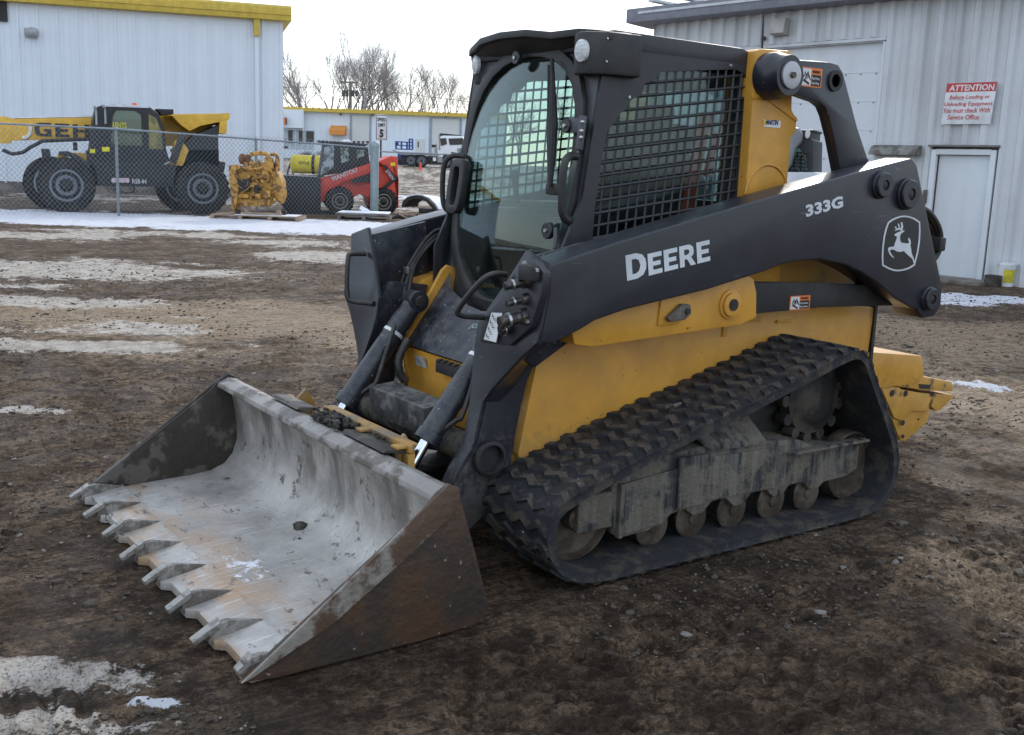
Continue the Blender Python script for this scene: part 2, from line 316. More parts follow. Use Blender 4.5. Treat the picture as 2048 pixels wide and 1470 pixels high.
# ---- bucket
BK=MB()
prof=[(1.545,.036),(1.50,.040),(1.30,.050),(1.10,.056),(1.00,.066),(.93,.095),(.885,.145),(.862,.215),(.862,.30),(.875,.40),(.895,.478)]
outp=[(.868,.49),(.845,.40),(.82,.25),(.79,.15),(.76,.08),(.80,.030),(1.0,.012),(1.545,.004)]
W=1.045
NX=24
poly=prof+outp
for i in range(NX):
    xa=-W+2*W*i/NX; xb=-W+2*W*(i+1)/NX
    for j in range(len(prof)-1):
        p,q=prof[j],prof[j+1]
        BK.quad((xa,*p),(xb,*p),(xb,*q),(xa,*q))
for j in range(len(outp)-1):
    p,q=outp[j],outp[j+1]; BK.quad((-W,*p),(W,*p),(W,*q),(-W,*q))
BK.quad((-W,1.545,.004),(W,1.545,.004),(W,1.545,.036),(-W,1.545,.036))
bmesh.ops.remove_doubles(BK.bm,verts=BK.bm.verts,dist=1e-4)
bucket=BK.build('bucket',m_steel,LD,smooth=50)
lip=MB(); lp=[(.842,.470),(.862,.525),(.905,.536),(.955,.514),(.962,.492),(.925,.470),(.885,.462)]
lip.px(lp,-W,W); lip.build('lip',m_lip,bucket,bevel=.006)
# raised step plates welded on the lip
for a,b in ((.52,.22),(-.22,-.58)): st=MB(); st.px([(.800,.540),(.880,.552),(.895,.540),(.80,.526)],b,a); st.build('lip_plate',m_plate,bucket,bevel=.003)
sp_in=[(.868,.535),(.900,.552),(.945,.525),(1.00,.470),(1.30,.262),(1.60,.052),(1.64,.020),(1.52,.006),(1.0,.006),(.78,.015),(.735,.040),(.722,.075),(.790,.300)]
for s in (-1,1):
    sp_=MB(); sp_.px(sp_in,s*1.047,s*1.063); sp_.build('side_plate',[m_side] if s<0 else [m_plate],bucket,bevel=.002,label=None)
    rb=MB(); rb.px([(.905,.553),(.865,.535),(.862,.50),(.90,.435),(1.10,.300),(1.33,.150),(1.60,.0345),(1.64,.022),(1.30,.265)],s*1.0635,s*1.074); rb.build('edge_rib',m_rib if s<0 else m_plate,bucket,bevel=.002)
# cutting edge and eight teeth
ce=MB(); P_=[(-W,1.43),(-W,1.60)]
for i in range(8):
    x=-1.022+2*1.022*i/7
    for dx,yy in ((-.062,1.588),(-.034,1.618),(.034,1.618),(.062,1.588)):
        if -W<x+dx<W: P_.append((x+dx,yy))
P_+=[(W,1.60),(W,1.43)]
ce.prism(P_,0,1,lambda u,v,w_:(u,v,.001 if w_==0 else .056-(v-1.43)*.13)); ce.build('cutting_edge',m_steel,bucket,bevel=.002)
rn_t=random.Random(8)
for i in range(8):
    x=1.022-2*1.022*i/7; jt=rn_t.uniform(-.005,.005)-(.035 if i==7 else 0)
    t=MB(); vs=[t.bm.verts.new(p) for p in [(x,1.425,.056),(x-.013,1.56,.083),(x+.013,1.56,.083),(x-.018,1.618,.074),(x+.018,1.618,.074),(x-.011,1.45,.046),(x+.011,1.45,.046),(x-.024,1.56,.034),(x+.024,1.56,.034),(x-.024,1.632,.022),(x+.024,1.632,.022),(x-.020,1.615,.008),(x+.020,1.615,.008)]]
    bmesh.ops.convex_hull(t.bm,input=vs)
    n0=set(t.bm.faces); vs=[t.bm.verts.new(p) for p in [(x-.024,1.590,.088),(x+.024,1.590,.088),(x-.020,1.680+jt,.036+abs(jt)*.3),(x+.020,1.680+jt,.036+abs(jt)*.3),(x-.024,1.592,.064),(x+.024,1.592,.064),(x-.020,1.674+jt,.020+abs(jt)*.3),(x+.020,1.674+jt,.020+abs(jt)*.3)]]
    bmesh.ops.convex_hull(t.bm,input=vs)
    for f in t.bm.faces:
        if f not in n0: f.material_index=1
    t.build('tooth',[m_tooth,m_tip],bucket,bevel=.0025)
# ---- quick attach frame behind the lip
qa=MB(); qa.box((-.215,.785,.545),(.77,.016,.030)); qa.box((-.215,.765,.558),(.74,.036,.008)); qa.box((.0,.815,.552),(.05,.05,.012)); qa.box((-.26,.815,.552),(.05,.05,.012)); qa.box((-.56,.815,.552),(.05,.05,.012)); qa.box((0,.775,.17),(1.16,.03,.05))
for x in (-.565,-.2,.2,.565): qa.box((x,.78,.345),(.06,.03,.36))
for x in (.47,-.47): qa.px([(.70,.22),(.70,.50),(.745,.575),(.79,.53),(.79,.2)],x-.012,x+.012)
qa.build('quick_attach_frame',m_yeld,LD,bevel=.004)
sq=MB(); rn=random.Random(4)
for k in range(110):
    x=rn.gauss(-.03,.075); sq.sphere((x,rn.uniform(.80,.90),.548+rn.uniform(-.008,.012)),rn.uniform(.006,.017),(1.2,1,.7),1,.35,rn)
for k in range(40):
    sq.sphere((rn.uniform(-.5,.2),rn.uniform(.76,.82),.552),rn.uniform(.004,.012),(1.2,1,.6),1,.35,rn)
pmud=sq.build('packed_mud',pmat('packed_mud',(.030,.026,.022),(.13,.12,.11),sc=20,lo=.5,hi=.65,rough=.95,bump=.6),bucket,smooth=0); pmud['kind']='stuff'
# ---- lift arms
def mir(s,x): return s*x
arm_out=[(.337,1.257),(-.005,1.343),(-.719,1.500),(-1.39,1.640),(-1.825,1.722),(-1.868,1.690),(-2.186,1.090),(-2.193,.99),(-2.145,.938),(-2.043,.932),(-1.98,.985),(-1.94,.99),
 (-1.80,1.045),(-1.65,1.125),(-1.52,1.18),(-1.39,1.220),(-1.21,1.247),(-1.08,1.245),(-.96,1.232),(-.85,1.203),(-.50,1.134),(-.06,1.072),(.10,1.035),(.16,1.008),(.30,.955),(.382,.963),(.367,1.02),(.341,1.153)]
outerE=[(.825,.340,1.257),(.825,.341,1.153),(.825,.367,1.02),(.825,.382,.963),(.74,.392,.895),(.66,.408,.815),(.59,.425,.74),(.55,.435,.684),(.548,.447,.634),(.548,.47,.53),(.548,.49,.486),(.548,.546,.41),(.548,.585,.33)]
innerE=[(.665,.332,1.300),(.555,.355,1.150),(.47,.378,1.04),(.430,.392,.985),(.430,.402,.900),(.445,.418,.82),(.462,.435,.75),(.478,.450,.69),(.486,.462,.634),(.49,.482,.53),(.49,.502,.486),(.49,.556,.41),(.49,.60,.33)]
leg=[(.392,.94),(.402,.84),(.425,.74),(.435,.684),(.447,.634),(.47,.53),(.49,.486),(.546,.41),(.61,.30),(.70,.18),(.66,.11),(.55,.12),(.36,.26),(.312,.366),(.296,.462),(.285,.547),(.262,.657),(.236,.757),(.19,.85),(.12,.95),(.10,1.03),(.30,1.05)]
arms=[]
m_armd=pmat('charcoal_arm_paint',(.020,.021,.029),rough=.33,dust=((.11,.105,.10),.16,9),speck=((.26,.255,.25),75,.745),spec=.5,low=((.13,.12,.105),.0,1.15,.55),scratch=((.22,.22,.22),.6))
for s in (-1,1):
    a=MB(); a.px(arm_out,s*XO,s*XI); arm=a.build('lift_arm',m_armd,LD,bevel=.012,seg=3); arms.append(arm)
    f=MB(); f.strip([(s*x,y,z) for x,y,z in outerE],[(s*x,y,z) for x,y,z in innerE],(0,-.018,0)); f.build('front_plate',m_armd,arm,bevel=.003,smooth=25)
    l=MB(); l.px([(y-.02,z) for y,z in leg],s*.550,s*.500); l.build('lower_leg',m_darkb if s>0 else m_armd,arm,bevel=.004)
    # web that joins the box arm to the leg, set back from the front plate
    wb=MB(); wb.strip([(s*.822,.300,.972),(s*.822,.372,.960),(s*.738,.380,.893),(s*.658,.395,.813),(s*.588,.410,.738),(s*.553,.420,.686)],[(s*.556,.02,1.05),(s*.556,.10,.99),(s*.555,.16,.90),(s*.554,.21,.82),(s*.553,.28,.74),(s*.5525,.35,.68)],(s*-.004,-.006,.010)); wb.build('web_plate',m_armd,arm,smooth=40)
    # inner face gusset
    g=MB(); g.px([(.31,1.27),(.02,1.33),(.0,1.10),(-.02,1.0),(.06,.94),(.16,.885),(.26,.83),(.36,.90),(.36,1.05)],s*.655,s*.635); g.build('gusset',m_darkb,arm,bevel=.003)
    # bosses
    for (y,z,r) in ((-1.594,1.591,.058),(-1.800,1.552,.068),(-2.068,1.032,.055)):
        b=MB(); b.lathe([(0,r*1.12),(s*.012,r*1.12),(s*.015,r),(s*.030,r),(s*.035,r*.92),(s*.035,r*.42),(s*.020,r*.40)],(s*XO,y,z),'x',28); pn=b.build('pin_boss',m_armd,arm,smooth=30)
        q=MB(); q.lathe([(0,r*.36),(s*.012,r*.36),(s*.016,r*.2)],(s*(XO+.016),y,z),'x',16); q.build('pin',m_flat,pn)
    # grab handle on the front plate
    hp=[(s*.60,.375,1.20),(s*.60,.43,1.205),(s*.575,.475,1.175),(s*.49,.52,1.06),(s*.485,.50,1.03),(s*.50,.405,1.02)] if s<0 else [(.625,.36,1.175),(.635,.43,1.175),(.625,.455,1.15),(.60,.47,.99),(.575,.455,.955),(.46,.40,.955)]
    h=MB(); h.tube(smooth_pts(hp,6),.012,10); h.build('grab_handle',m_black,arm,smooth=60)
# ring of the torque tube end
tt=MB(); tt.cyl((-.5,.40,.455),(.5,.40,.455),.062,n=28); tt.build('torque_tube',m_frame,LD)
for s in (-1,1):
    r=MB(); r.lathe([(0,.062),(s*.012,.062),(s*.014,.074),(s*.03,.074),(s*.034,.068),(s*.034,.058),(s*.0,.056)],(s*.55,.402,.452),'x',32); r.build('tube_collar',m_flat,LD)
    r=MB(); r.lathe([(0,.055),(s*.003,.055)],(s*.5505,.402,.452),'x',24); r.build('bore',m_flat,LD)
# ---- tilt cylinders
for s in (-1,1):
    X=s*.373; top=Vector((X,.225,.972)); cap=Vector((X,.590,.500)); end=Vector((X,.690,.350)); d=(cap-top).normalized()
    c=MB(); c.tube([top+d*.03,top+d*.09,top+d*.10,cap-d*.05,cap-d*.045,cap],[.045,.047,.050,.050,.055,.055],24); cy=c.build('hydraulic_cylinder',m_darkb,LD,smooth=40)
    e=MB(); e.cyl(top-Vector((.045,0,0)),top+Vector((.045,0,0)),.051,n=24); e.build('cylinder_eye',m_dark,cy,bevel=.004)
    e=MB(); e.cyl(top-Vector((.062,0,0)),top+Vector((.062,0,0)),.030,n=6); e.build('pivot_bolt',m_black,cy,bevel=.003)
    q=MB(); q.cyl(cap,end,.0235,n=24); q.build('rod',m_chrome,cy)
    bnd=MB(); p=top+(cap-top)*.315; bnd.cyl(p-d*.008,p+d*.008,.0512,n=24); bnd.build('pale_band',m_white,cy)
    hp=[p+Vector((s*-.03,0,0))+Vector((0,.01,.04)),top+d*.30+Vector((-.07,.0,.03)),top+d*.45+Vector((-.085,-.03,0)),cap-d*.12+Vector((-.07,-.03,0)),cap-d*.07+Vector((-.04,-.02,.0))]
    hh=MB(); hh.tube(smooth_pts(hp),.011,8); hh.build('hose',m_hose,cy,smooth=60)
# bulky corrugated hoses hanging to the hose guide
for k in range(1):
    pts=[]
    for t in range(14):
        u=t/13; pts.append(Vector((.30-.03*u,.30+.06*math.sin(u*2.6),.80-.19*u)))
    hh=MB(); hh.tube(pts,[(.019,.010)[k]+(.002 if i%2 else 0) for i in range(14)],10); hh.build('hose',m_hose,LD,smooth=60)
for k,(dx,dz) in enumerate(((0,0),(.035,-.02),(.07,-.035))):
    pts=[(.60-dx*.2,-.55,1.36+dz),(.60,-.10,1.30+dz),(.585-dx*.3,.02,1.27+dz),(.56-dx*.2,.13,1.16+dz),(.545-dx,.20,1.05+dz),(.50-dx,.24,.95)]
    hh=MB(); hh.tube(smooth_pts(pts),.010,8); hh.build('steel_line',m_flat,arms[1],smooth=60)
for q_,d_ in (((.54,.18,1.10),(.03,.02,.035)),((.50,.22,.965),(.025,.02,.03)),((.42,.30,.80),(.02,.02,.03))): cl=MB(); cl.box(q_,d_); cl.build('hose_clip',m_bolt,arms[1],bevel=.003)
# hose guide / step box on the cross tube
sb=MB(); sb.box((-.02,.47,.555),(.50,.13,.13),Matrix.Rotation(-.12,3,'X'))
for k in range(9):
    for j in range(3): sb.box((-.24+.055*k,.43+.042*j,.619-.003*j),(.030,.016,.014),Matrix.Rotation(.3,3,'Z'))
sb.build('hose_guide',pmat('muddy_black_plastic',(.022,.022,.022),(.13,.12,.11),sc=12,lo=.5,hi=.62,rough=.8,bump=.4,dust=((.2,.19,.17),.9,9)),LD,bevel=.007)
# ---- valve couplings on the near front plate
NA=arms[0]
vp=MB()
cpl=[hy(*p,.372) for p in ((1062,512),(1090,545),(1088,590),(1072,655),(1035,690),(975,683),(975,640),(1012,590),(1040,525))]
vp.prism([(p.x,p.z) for p in cpl],.352,.392,lambda u,v,w_:(u,w_+(1.1-v)*.10,v)); vp.build('coupler_plate',m_dark,NA,bevel=.008)
m_cpl=pmat('greasy_steel',(.05,.05,.052),(.14,.12,.10),sc=30,rough=.35,metal=.6)
def coupler(px,py,L_,r,rc,tilt=(0,0,0)):
    p=hy(px,py,.40); d=Vector((.15+tilt[0],1,-.22+tilt[2])).normalized(); c=MB()
    c.tube([p-d*.02,p+d*.012,p+d*.014,p+d*L_*.6,p+d*L_*.62,p+d*L_,p+d*(L_+.002)],[rc,rc,r*1.15,r*1.15,r,r,r*.6],18); return c
for (a,b,L_,r,rc,mt) in ((1049,563,.085,.016,.026,m_cpl),(1048,598,.075,.014,.022,m_cpl),(1045,632,.10,.022,.032,m_cpl),(1022,655,.05,.020,.022,m_cpl)):
    coupler(a,b,L_,r,rc).build('hydraulic_coupling',mt,NA,smooth=40)
    cr_=MB(); p_=hy(a,b,.40); d_=Vector((.15,1,-.22)).normalized(); cr_.cyl(p_+d_*(L_*.55),p_+d_*(L_*.66),r*1.28,n=18); cr_.build('collar',m_bolt,NA,smooth=40)
sk=MB(); q=hy(1058,545,.41); sk.box(q,(.075,.05,.06)); sk.build('electric_socket',m_black,NA,bevel=.008)
bb=MB()
for (a,b) in ((1051,526),(1075,541),(1057,643),(1024,659)):
    q=hy(a,b,.40); bb.cyl(q,q+Vector((0,.012,0)),.009,n=6)
bb.build('bolt',m_bolt,NA)
lb=MB(); lc=[hy(*p,.405) for p in ((986,625),(1007,626),(1000,684),(976,678))]
lb.prism([(p.x,p.z) for p in lc],.402,.406,lambda u,v,w_:(u,w_+(1.1-v)*.12,v)); lbl=lb.build('instruction_label',m_white,NA,smooth=0)
ls=MB()
for k in range(11):
    q=hy(990-k*.9+(k%3)*3,633+k*4.3,.408); wd=(.012,.02,.008,.016)[k%4]; ls.box(q+Vector((0,(1.1-q.z)*.12,0)),(wd,.001,.0025))
    if k%3==0: ls.box(q+Vector((.008,(1.1-q.z)*.12,.004)),(.0025,.001,.012))
ls.build('diagram_line',m_flat,lbl,smooth=0)
# ---- lettering and emblem on the near arm
Xd=-XO-.0015
def T(txt,p,q,size,bold,mat=m_dec,th=.002,par=NA,width=None,height=None,shear=0,X=Xd):
    A=hx(*p,X); B=hx(*q,X); du=(B-A).normalized(); dv=Vector((0,-du.z,du.y)); dv=dv if dv.z>0 else -dv
    return text('lettering',txt,A,du,dv,size,mat,par,bold=bold,width=(B-A).length if width is None else width,height=height,th=th,shear=shear)
A_=hx(1254,562,Xd); B_=hx(1421,521,Xd); du_=(B_-A_).normalized(); blocktext('DEERE',A_,du_,(0,-du_.z,du_.y) if du_.y>0 else (0,du_.z,-du_.y),(B_-A_).length,.088,m_dec,NA,first=1.16)
T('333G',(1612,433),(1686,413),.07,.0028,height=.054)
def poly4(pts,sx,ox,oy,X): return [hx(ox+p[0]/sx,oy+p[1]/sx,X) for p in pts]
fo=[(137,635),(165,614),(200,598),(230,588),(262,584),(300,588),(340,602),(386,632),(389,700),(385,780),(372,870),(346,968),(318,988),(285,1003),(250,1012),(215,1016),(180,1012),(140,998),(92,972),(90,900),(93,830),(105,740),(120,680)]
fi=[(146,644),(172,624),(204,609),(232,599),(262,596),(298,600),(335,613),(376,640),(378,700),(374,780),(361,868),(338,958),(312,977),(282,991),(248,1000),(215,1003),(184,1000),(148,988),(103,964),(101,900),(104,832),(116,742),(130,686)]
deer=[(187,733),(193,726),(215,712),(236,707),(232,692),(200,699),(188,704),(200,690),(190,673),(196,667),(208,685),(222,681),(213,650),(221,645),(232,683),(239,681),(237,637),(246,633),(255,665),(251,690),(246,703),(266,698),(260,711),(240,722),(230,745),(231,775),(240,793),(262,797),(290,800),(301,795),(293,762),(300,755),(312,777),(314,800),(310,812),(316,840),(319,872),(332,905),(345,945),(338,958),(325,920),(300,897),(272,872),(262,858),(230,866),(205,861),(185,849),(163,846),(152,856),(160,878),(180,903),(186,914),(166,903),(148,882),(137,848),(142,832),(160,826),(185,823),(190,800),(206,762),(206,743),(192,742)]
f3=[hx(1740+a/3.867,280+b/3.867,Xd) for a,b in fo]; f4=[hx(1740+a/3.867,280+b/3.867,Xd) for a,b in fi]; f5=[hx(1740+a/3.867,280+b/3.867,Xd) for a,b in deer]
mapx=lambda X:(lambda u,v,w_:(X+w_,u,v))
bk=plate('emblem_ground',[(p.y,p.z) for p in f4],[],mapx(Xd),.001,pmat('emblem_black',(.014,.014,.015),rough=.4),NA,smooth=0)
plate('emblem_frame',[(p.y,p.z) for p in f3],[[(p.y,p.z) for p in f4]],mapx(Xd-.0005),.002,m_dec,bk,smooth=0)
plate('emblem_deer',[(p.y,p.z) for p in f5],[],mapx(Xd-.0012),.001,m_dec,bk,smooth=0)
def warn(px0,py0,px1,py1,X,par,txt=('Pinch Area','Keep Away')):
    A=hx(px0,py1,X); B=hx(px1,py0,X); yc=(A.y+B.y)/2; w_=abs(A.y-B.y); z0,z1=min(A.z,B.z),max(A.z,B.z); h=z1-z0
    e=MB(); e.box((X,yc,(z0+z1)/2),(.001,w_,h)); o=e.build('warning_label',m_org,par,smooth=0)
    e=MB(); e.box((X-.001,yc+w_*.24,(z0+z1)/2),(.001,w_*.42,h*.86)); e.build('pictogram_panel',m_white,o,smooth=0)
    e=MB(); e.box((X-.001,yc-w_*.23,z0+h*.36),(.001,w_*.44,h*.58)); e.build('text_panel',m_flat,o,smooth=0)
    e=MB()
    for k in range(5): e.box((X-.0022,yc+w_*(.10+.06*k),z0+h*(.5+.06*((k*2)%3))),(.001,w_*.035,h*.34),Matrix.Rotation(.25*(k-2),3,'X'))
    e.box((X-.0022,yc+w_*.24,z0+h*.25),(.001,w_*.3,h*.12),Matrix.Rotation(.4,3,'X')); e.build('pictogram_hand',m_flat,o,smooth=0)
    for i,t in enumerate(txt): text('lettering',t,(X-.002,yc-w_*.02,z0+h*(.40-.24*i)),(0,-1,0),(0,0,1),h*.2,m_white,o,width=w_*.36,th=.001)
    text('lettering','WARNING',(X-.002,yc-w_*.02,z0+h*.74),(0,-1,0),(0,0,1),h*.2,m_flat,o,width=w_*.38,th=.001)
# ---- rear upper links
rl=[(-.985,2.075),(-1.00,2.11),(-1.05,2.130),(-1.352,2.140),(-1.42,2.134),(-1.462,2.10),(-1.60,1.86),(-1.755,1.64),(-1.52,1.62),(-1.44,1.80),(-1.385,1.90),(-1.355,1.938),(-1.31,1.958),(-1.14,1.985),(-1.05,1.995),(-.995,2.02)]
for s in (-1,1):
    e=MB(); e.px(rl,s*.660,s*.600); lk=e.build('upper_link',m_armd,LD,bevel=.006)
    e=MB(); e.lathe([(-s*.06,.105),(0,.105),(s*.01,.098),(s*.05,.090),(s*.07,.088)],(s*.61,-1.075,2.060),'x',32); e.build('pivot_boss',m_armd,lk)
    e=MB(); e.lathe([(0,.060),(s*.010,.060),(s*.012,.05)],(s*.681,-1.075,2.060),'x',28); cp=e.build('pivot_cap',m_steelcap,lk)
    e=MB(); e.lathe([(0,.016),(s*.012,.014)],(s*.693,-1.075,2.060),'x',6); e.build('bolt',m_roll,cp)
    e=MB(); e.lathe([(0,.048),(s*.008,.048),(s*.008,.030),(0,.030)],(s*.661,-1.405,2.06),'x',24); e.build('link_ring',m_flat,lk)
    if s<0: warn(1600,138,1645,172,-.662,lk)
# ---- lower link bar and yellow lift mount
for s in (-1,1):
    e=MB(); e.px([(-.80,1.145),(-2.08,1.085),(-2.08,.985),(-1.4,1.005),(-.80,.995)],s*.72,s*.65); ll=e.build('lower_link',m_flat,LD,bevel=.006)
    if s<0: warn(1578,590,1621,621,-.722,ll)
    ym=[(.16,.985),(.10,1.05),(-.06,1.085),(-.45,1.150),(-.70,1.185),(-.80,1.188),(-.86,1.160),(-.885,1.10),(-.897,.986),(-.80,.958),(.05,.915),(.14,.93)]
    e=MB(); e.px(ym,s*.755,s*.52); yb=e.build('lift_mount',m_yel,LD,bevel=.010)
    for (y,z,r) in ((-.715,1.055,.052),):
        b=MB(); b.lathe([(0,r*1.25),(s*.008,r*1.25),(s*.01,r),(s*.022,r),(s*.024,r*.8)],(s*.755,y,z),'x',28); b.build('pin_boss',m_yel,yb)
        b=MB(); b.lathe([(0,r*.5),(s*.006,r*.5),(s*.006,r*.2)],(s*.779,y,z),'x',20); b.build('pin',m_flat,yb)
    # lever shaped pin retainer in its pocket
    b=MB(); b.px([(-.30,1.10),(-.42,1.125),(-.47,1.09),(-.46,1.02),(-.40,.985),(-.29,.985)],s*.755,s*.765); b.build('pocket_plate',m_yel,yb,bevel=.008)
    b=MB(); b.px([(-.318,1.018),(-.40,1.075),(-.448,1.070),(-.455,1.03),(-.42,1.005),(-.335,1.0)],s*.765,s*.792); b.build('pin_retainer',m_frame,yb,bevel=.010)
    b=MB(); b.lathe([(0,.014),(s*.008,.012)],(s*.793,-.425,1.043),'x',12); b.build('bolt',m_flat,yb)
# ---- body
for s in (-1,1):
    e=MB(); e.px([(.03,.985),(.10,.95),(.15,.86),(.235,.44),(.20,.33),(-1.95,.33),(-1.95,.62),(-2.03,.64),(-2.05,.95),(-1.2,1.02),(-.9,1.0),(-.1,.97)],s*.53,s*.46); bs=e.build('body_side',m_yel,LD,bevel=.006)
    e=MB(); e.strip([(s*.46,.265,.36),(s*.46,.17,.90)],[(s*.515,.215,.36),(s*.515,.13,.90)],(0,-.02,0)); e.build('corner_plate',m_yeld,bs)
    e=MB(); e.box((s*.5,-2.055,.80),(.08,.02,.33)); e.build('seal_strip',m_black,bs)
    e=MB(); e.box((s*.535,-1.10,.935),(.012,.14,.022)); e.box((s*.535,-.93,.90),(.01,.03,.07)); e.box((s*.535,-1.34,.915),(.012,.11,.016)); e.build('trim_bracket',m_yel,bs,bevel=.003)
    # fender edge rising beside the cab apron
    e=MB(); e.px([(.27,.735),(.262,.775),(.06,1.11),(.03,1.135),(-.02,1.12),(-.05,1.07),(-.25,1.03),(-.25,.55),(.2,.55),(.24,.60)],s*.400,s*.425); e.build('fender_plate',m_yel,bs,bevel=.004)
    e=MB(); e.px([(-.05,1.07),(.02,1.055),(.18,.80),(.0,.80)],s*.427,s*.457); e.build('fender_shelf',m_yel,bs,bevel=.004)
e=MB(); e.strip([(.400,.262,.752),(.400,.235,.60),(.400,.25,.46),(.400,.16,.34)],[(-.400,.262,.752),(-.400,.235,.60),(-.400,.25,.46),(-.400,.16,.34)],(0,-.02,0)); fp=e.build('front_panel',m_yel,LD,smooth=20)
e=MB()
e.box((-.12,.275,.715),(.36,.035,.055))
for k in range(8): e.box((-.28+.045*k,.285,.745),(.022,.03,.014),Matrix.Rotation(.3,3,'Z'))
e.build('foot_step',m_flat,fp,bevel=.005)
e=MB(); e.box((.25,.258,.70),(.10,.002,.05),Matrix.Rotation(-.2,3,'X')); lbx=e.build('faded_label',pmat('faded_label',(.42,.43,.42),(.25,.22,.16),sc=18,rough=.6),fp,smooth=0)
# hull below and between the tracks, engine bay
e=MB(); e.box((0,-.85,.55),(.92,2.1,.55)); e.box((0,-1.62,1.10),(.92,.92,.64),taper=(.94,.93)); e.build('hull',m_flat,LD,bevel=.01)
e=MB(); e.px([(-1.28,1.05),(-1.28,1.44),(-1.95,1.40),(-2.12,1.10),(-2.12,.95),(-1.3,1.0)],-.47,.47); e.build('engine_hood',m_black,LD,bevel=.02)
for s in (-1,1):
    e=MB(); e.px([(-.95,1.02),(-.95,1.45),(-1.9,1.40),(-2.0,1.04)],s*.475,s*.485); e.build('engine_side',m_yeld,LD,bevel=.004)
# rear yellow deck and counterweight bumper
e=MB(); e.px([(-1.90,.50),(-1.90,.715),(-2.05,.710),(-2.52,.655),(-2.56,.53),(-2.50,.50)],-.53,.53); e.build('rear_deck',m_yel,LD,bevel=.006)
cc=lambda P,X=-.5:[(q.y,q.z) for q in (hx(1400+u/3.063,640+v/3.063,X) for u,v in P)]
m_bump=pmat('yellow_bumper',(.56,.29,.045),(.12,.075,.035),sc=11,lo=.58,hi=.66,rough=.5,dust=((.3,.25,.18),.4,8))
e=MB(); e.px(cc([(1105,420),(1240,425),(1330,440),(1345,452),(1550,455),(1550,478),(1472,555),(1445,558),(1408,520),(1402,600),(1388,632),(1258,745),(1225,735),(1190,640)]),-.50,.50); rb=e.build('rear_bumper',m_bump,LD,bevel=.006)
e=MB(); e.px(cc([(1090,335),(1350,343),(1545,378),(1552,438),(1345,432),(1330,425),(1110,395)],-.525),-.525,.52); e.build('bumper_slab',m_bump,rb,bevel=.008)
e=MB(); e.px(cc([(1105,400),(1225,412),(1235,425),(1345,445),(1420,452),(1405,520),(1400,560),(1300,560),(1240,620),(1190,600)],-.515),-.515,-.49); e.build('bumper_block',m_bump,rb,bevel=.008)
for (a,b,r) in ((1268,452,.017),(1432,455,.016),(1345,610,.006),(1250,632,.016),(1185,450,.018),(1250,715,.012)):
    q=hx(1400+a/3.063,640+b/3.063,-.526); e=MB(); e.lathe([(0,r),(-.004,r)],(-.5165,q.y,q.z),'x',18); e.build('bolt_hole',m_flat,rb,smooth=0)
e=MB(); e.px(cc([(1340,392),(1412,396),(1405,422),(1345,420)],-.5255),-.529,-.5255); e.build('slot',m_flat,rb,smooth=0)
# yellow tower behind the cab
for s in (-1,1):
    e=MB(); e.px([(-.985,.98),(-.985,2.165),(-1.02,2.178),(-1.20,2.185),(-1.245,2.16),(-1.25,1.97),(-1.255,1.92),(-1.295,1.885),(-1.295,1.82),(-1.265,1.80),(-1.265,.98)],s*.55,s*.44); tw=e.build('tower',m_yel,LD,bevel=.008)
    e=MB(); e.px([(-.975,1.975),(-1.06,1.985),(-1.285,1.89),(-1.295,1.875),(-1.285,1.87),(-1.06,1.963),(-.975,1.955)],s*.55,s*.556); e.build('pressed_rib',m_yel,tw,bevel=.002)
    arc=[]
    for k in range(15):
        a=math.pi*(.02+.96*k/14); arc.append((s*.551,-1.125-.145*math.cos(a),1.52+.145*math.sin(a)))
    e=MB(); e.tube(arc,.006,6); e.build('pressed_rib',m_yel,tw,smooth=60)
    if s<0:
        A=hx(1528,241,-.5525)
        e=MB(); e.box((-.5525,A.y-.055,A.z-.012),(.001,.115,.032)); st_=e.build('sticker',m_white,tw,smooth=0)
        text('lettering','MARTIN',(-.554,A.y-.012,A.z-.016),(0,-1,0),(0,0,1),.03,pmat('navy_print',(.02,.03,.12)),st_,bold=.001,width=.085,th=.001,shear=.15)
        e=MB(); e.box((-.554,A.y-.008,A.z-.010),(.001,.018,.022)); e.build('sticker_mark',pmat('yellow_print',(.7,.5,.03)),st_,smooth=0)
e=MB(); e.tube([(-.47,-1.11,2.16),(-.47,-1.10,2.36)],[.006,.003],6); e.build('antenna',m_flat,LD)
# ---- cab
CB=LD
fy=lambda z:-.14*(z-1.0)
m_cab=pmat('cab_paint',(.026,.026,.030),rough=.45,dust=((.12,.12,.12),.25,8))
m_cabf=pmat('cab_front_paint',(.060,.062,.072),rough=.42,dust=((.15,.15,.15),.35,8))
# side panels with the screened opening
side=[(.055,.98),(.055,1.22),(fy(1.5),1.50),(fy(2.06),2.06),(-.18,2.115),(-1.0,2.115),(-1.0,.98)]
openp=[hx(1180+a/4.08,120+b/4.08,-.49) for a,b in ((560,105),(620,95),(1020,80),(1180,78),(1245,112),(1262,150),(1240,400),(1205,800),(1180,1110),(1150,1300),(600,1390),(5,1520),(30,1200),(60,980),(95,760),(130,580),(190,510),(235,440),(290,395),(330,320),(410,285),(440,190),(520,165))]
opn=[(p.y,p.z) for p in openp]
ys=[p[0] for p in opn]; zs=[p[1] for p in opn]
def inside(y,z,P):
    c=False; n=len(P)
    for i in range(n):
        (x1,y1),(x2,y2)=P[i],P[(i+1)%n]
        if (y1>z)!=(y2>z) and y<(x2-x1)*(z-y1)/(y2-y1)+x1: c=not c
    return c
m_gl=glass('cab_glass',(.66,.76,.76),refl=1.0,dirt=.02)
m_glf=glass('door_glass',(.74,.83,.81),gloss=.02,refl=1.05,dirt=.035)
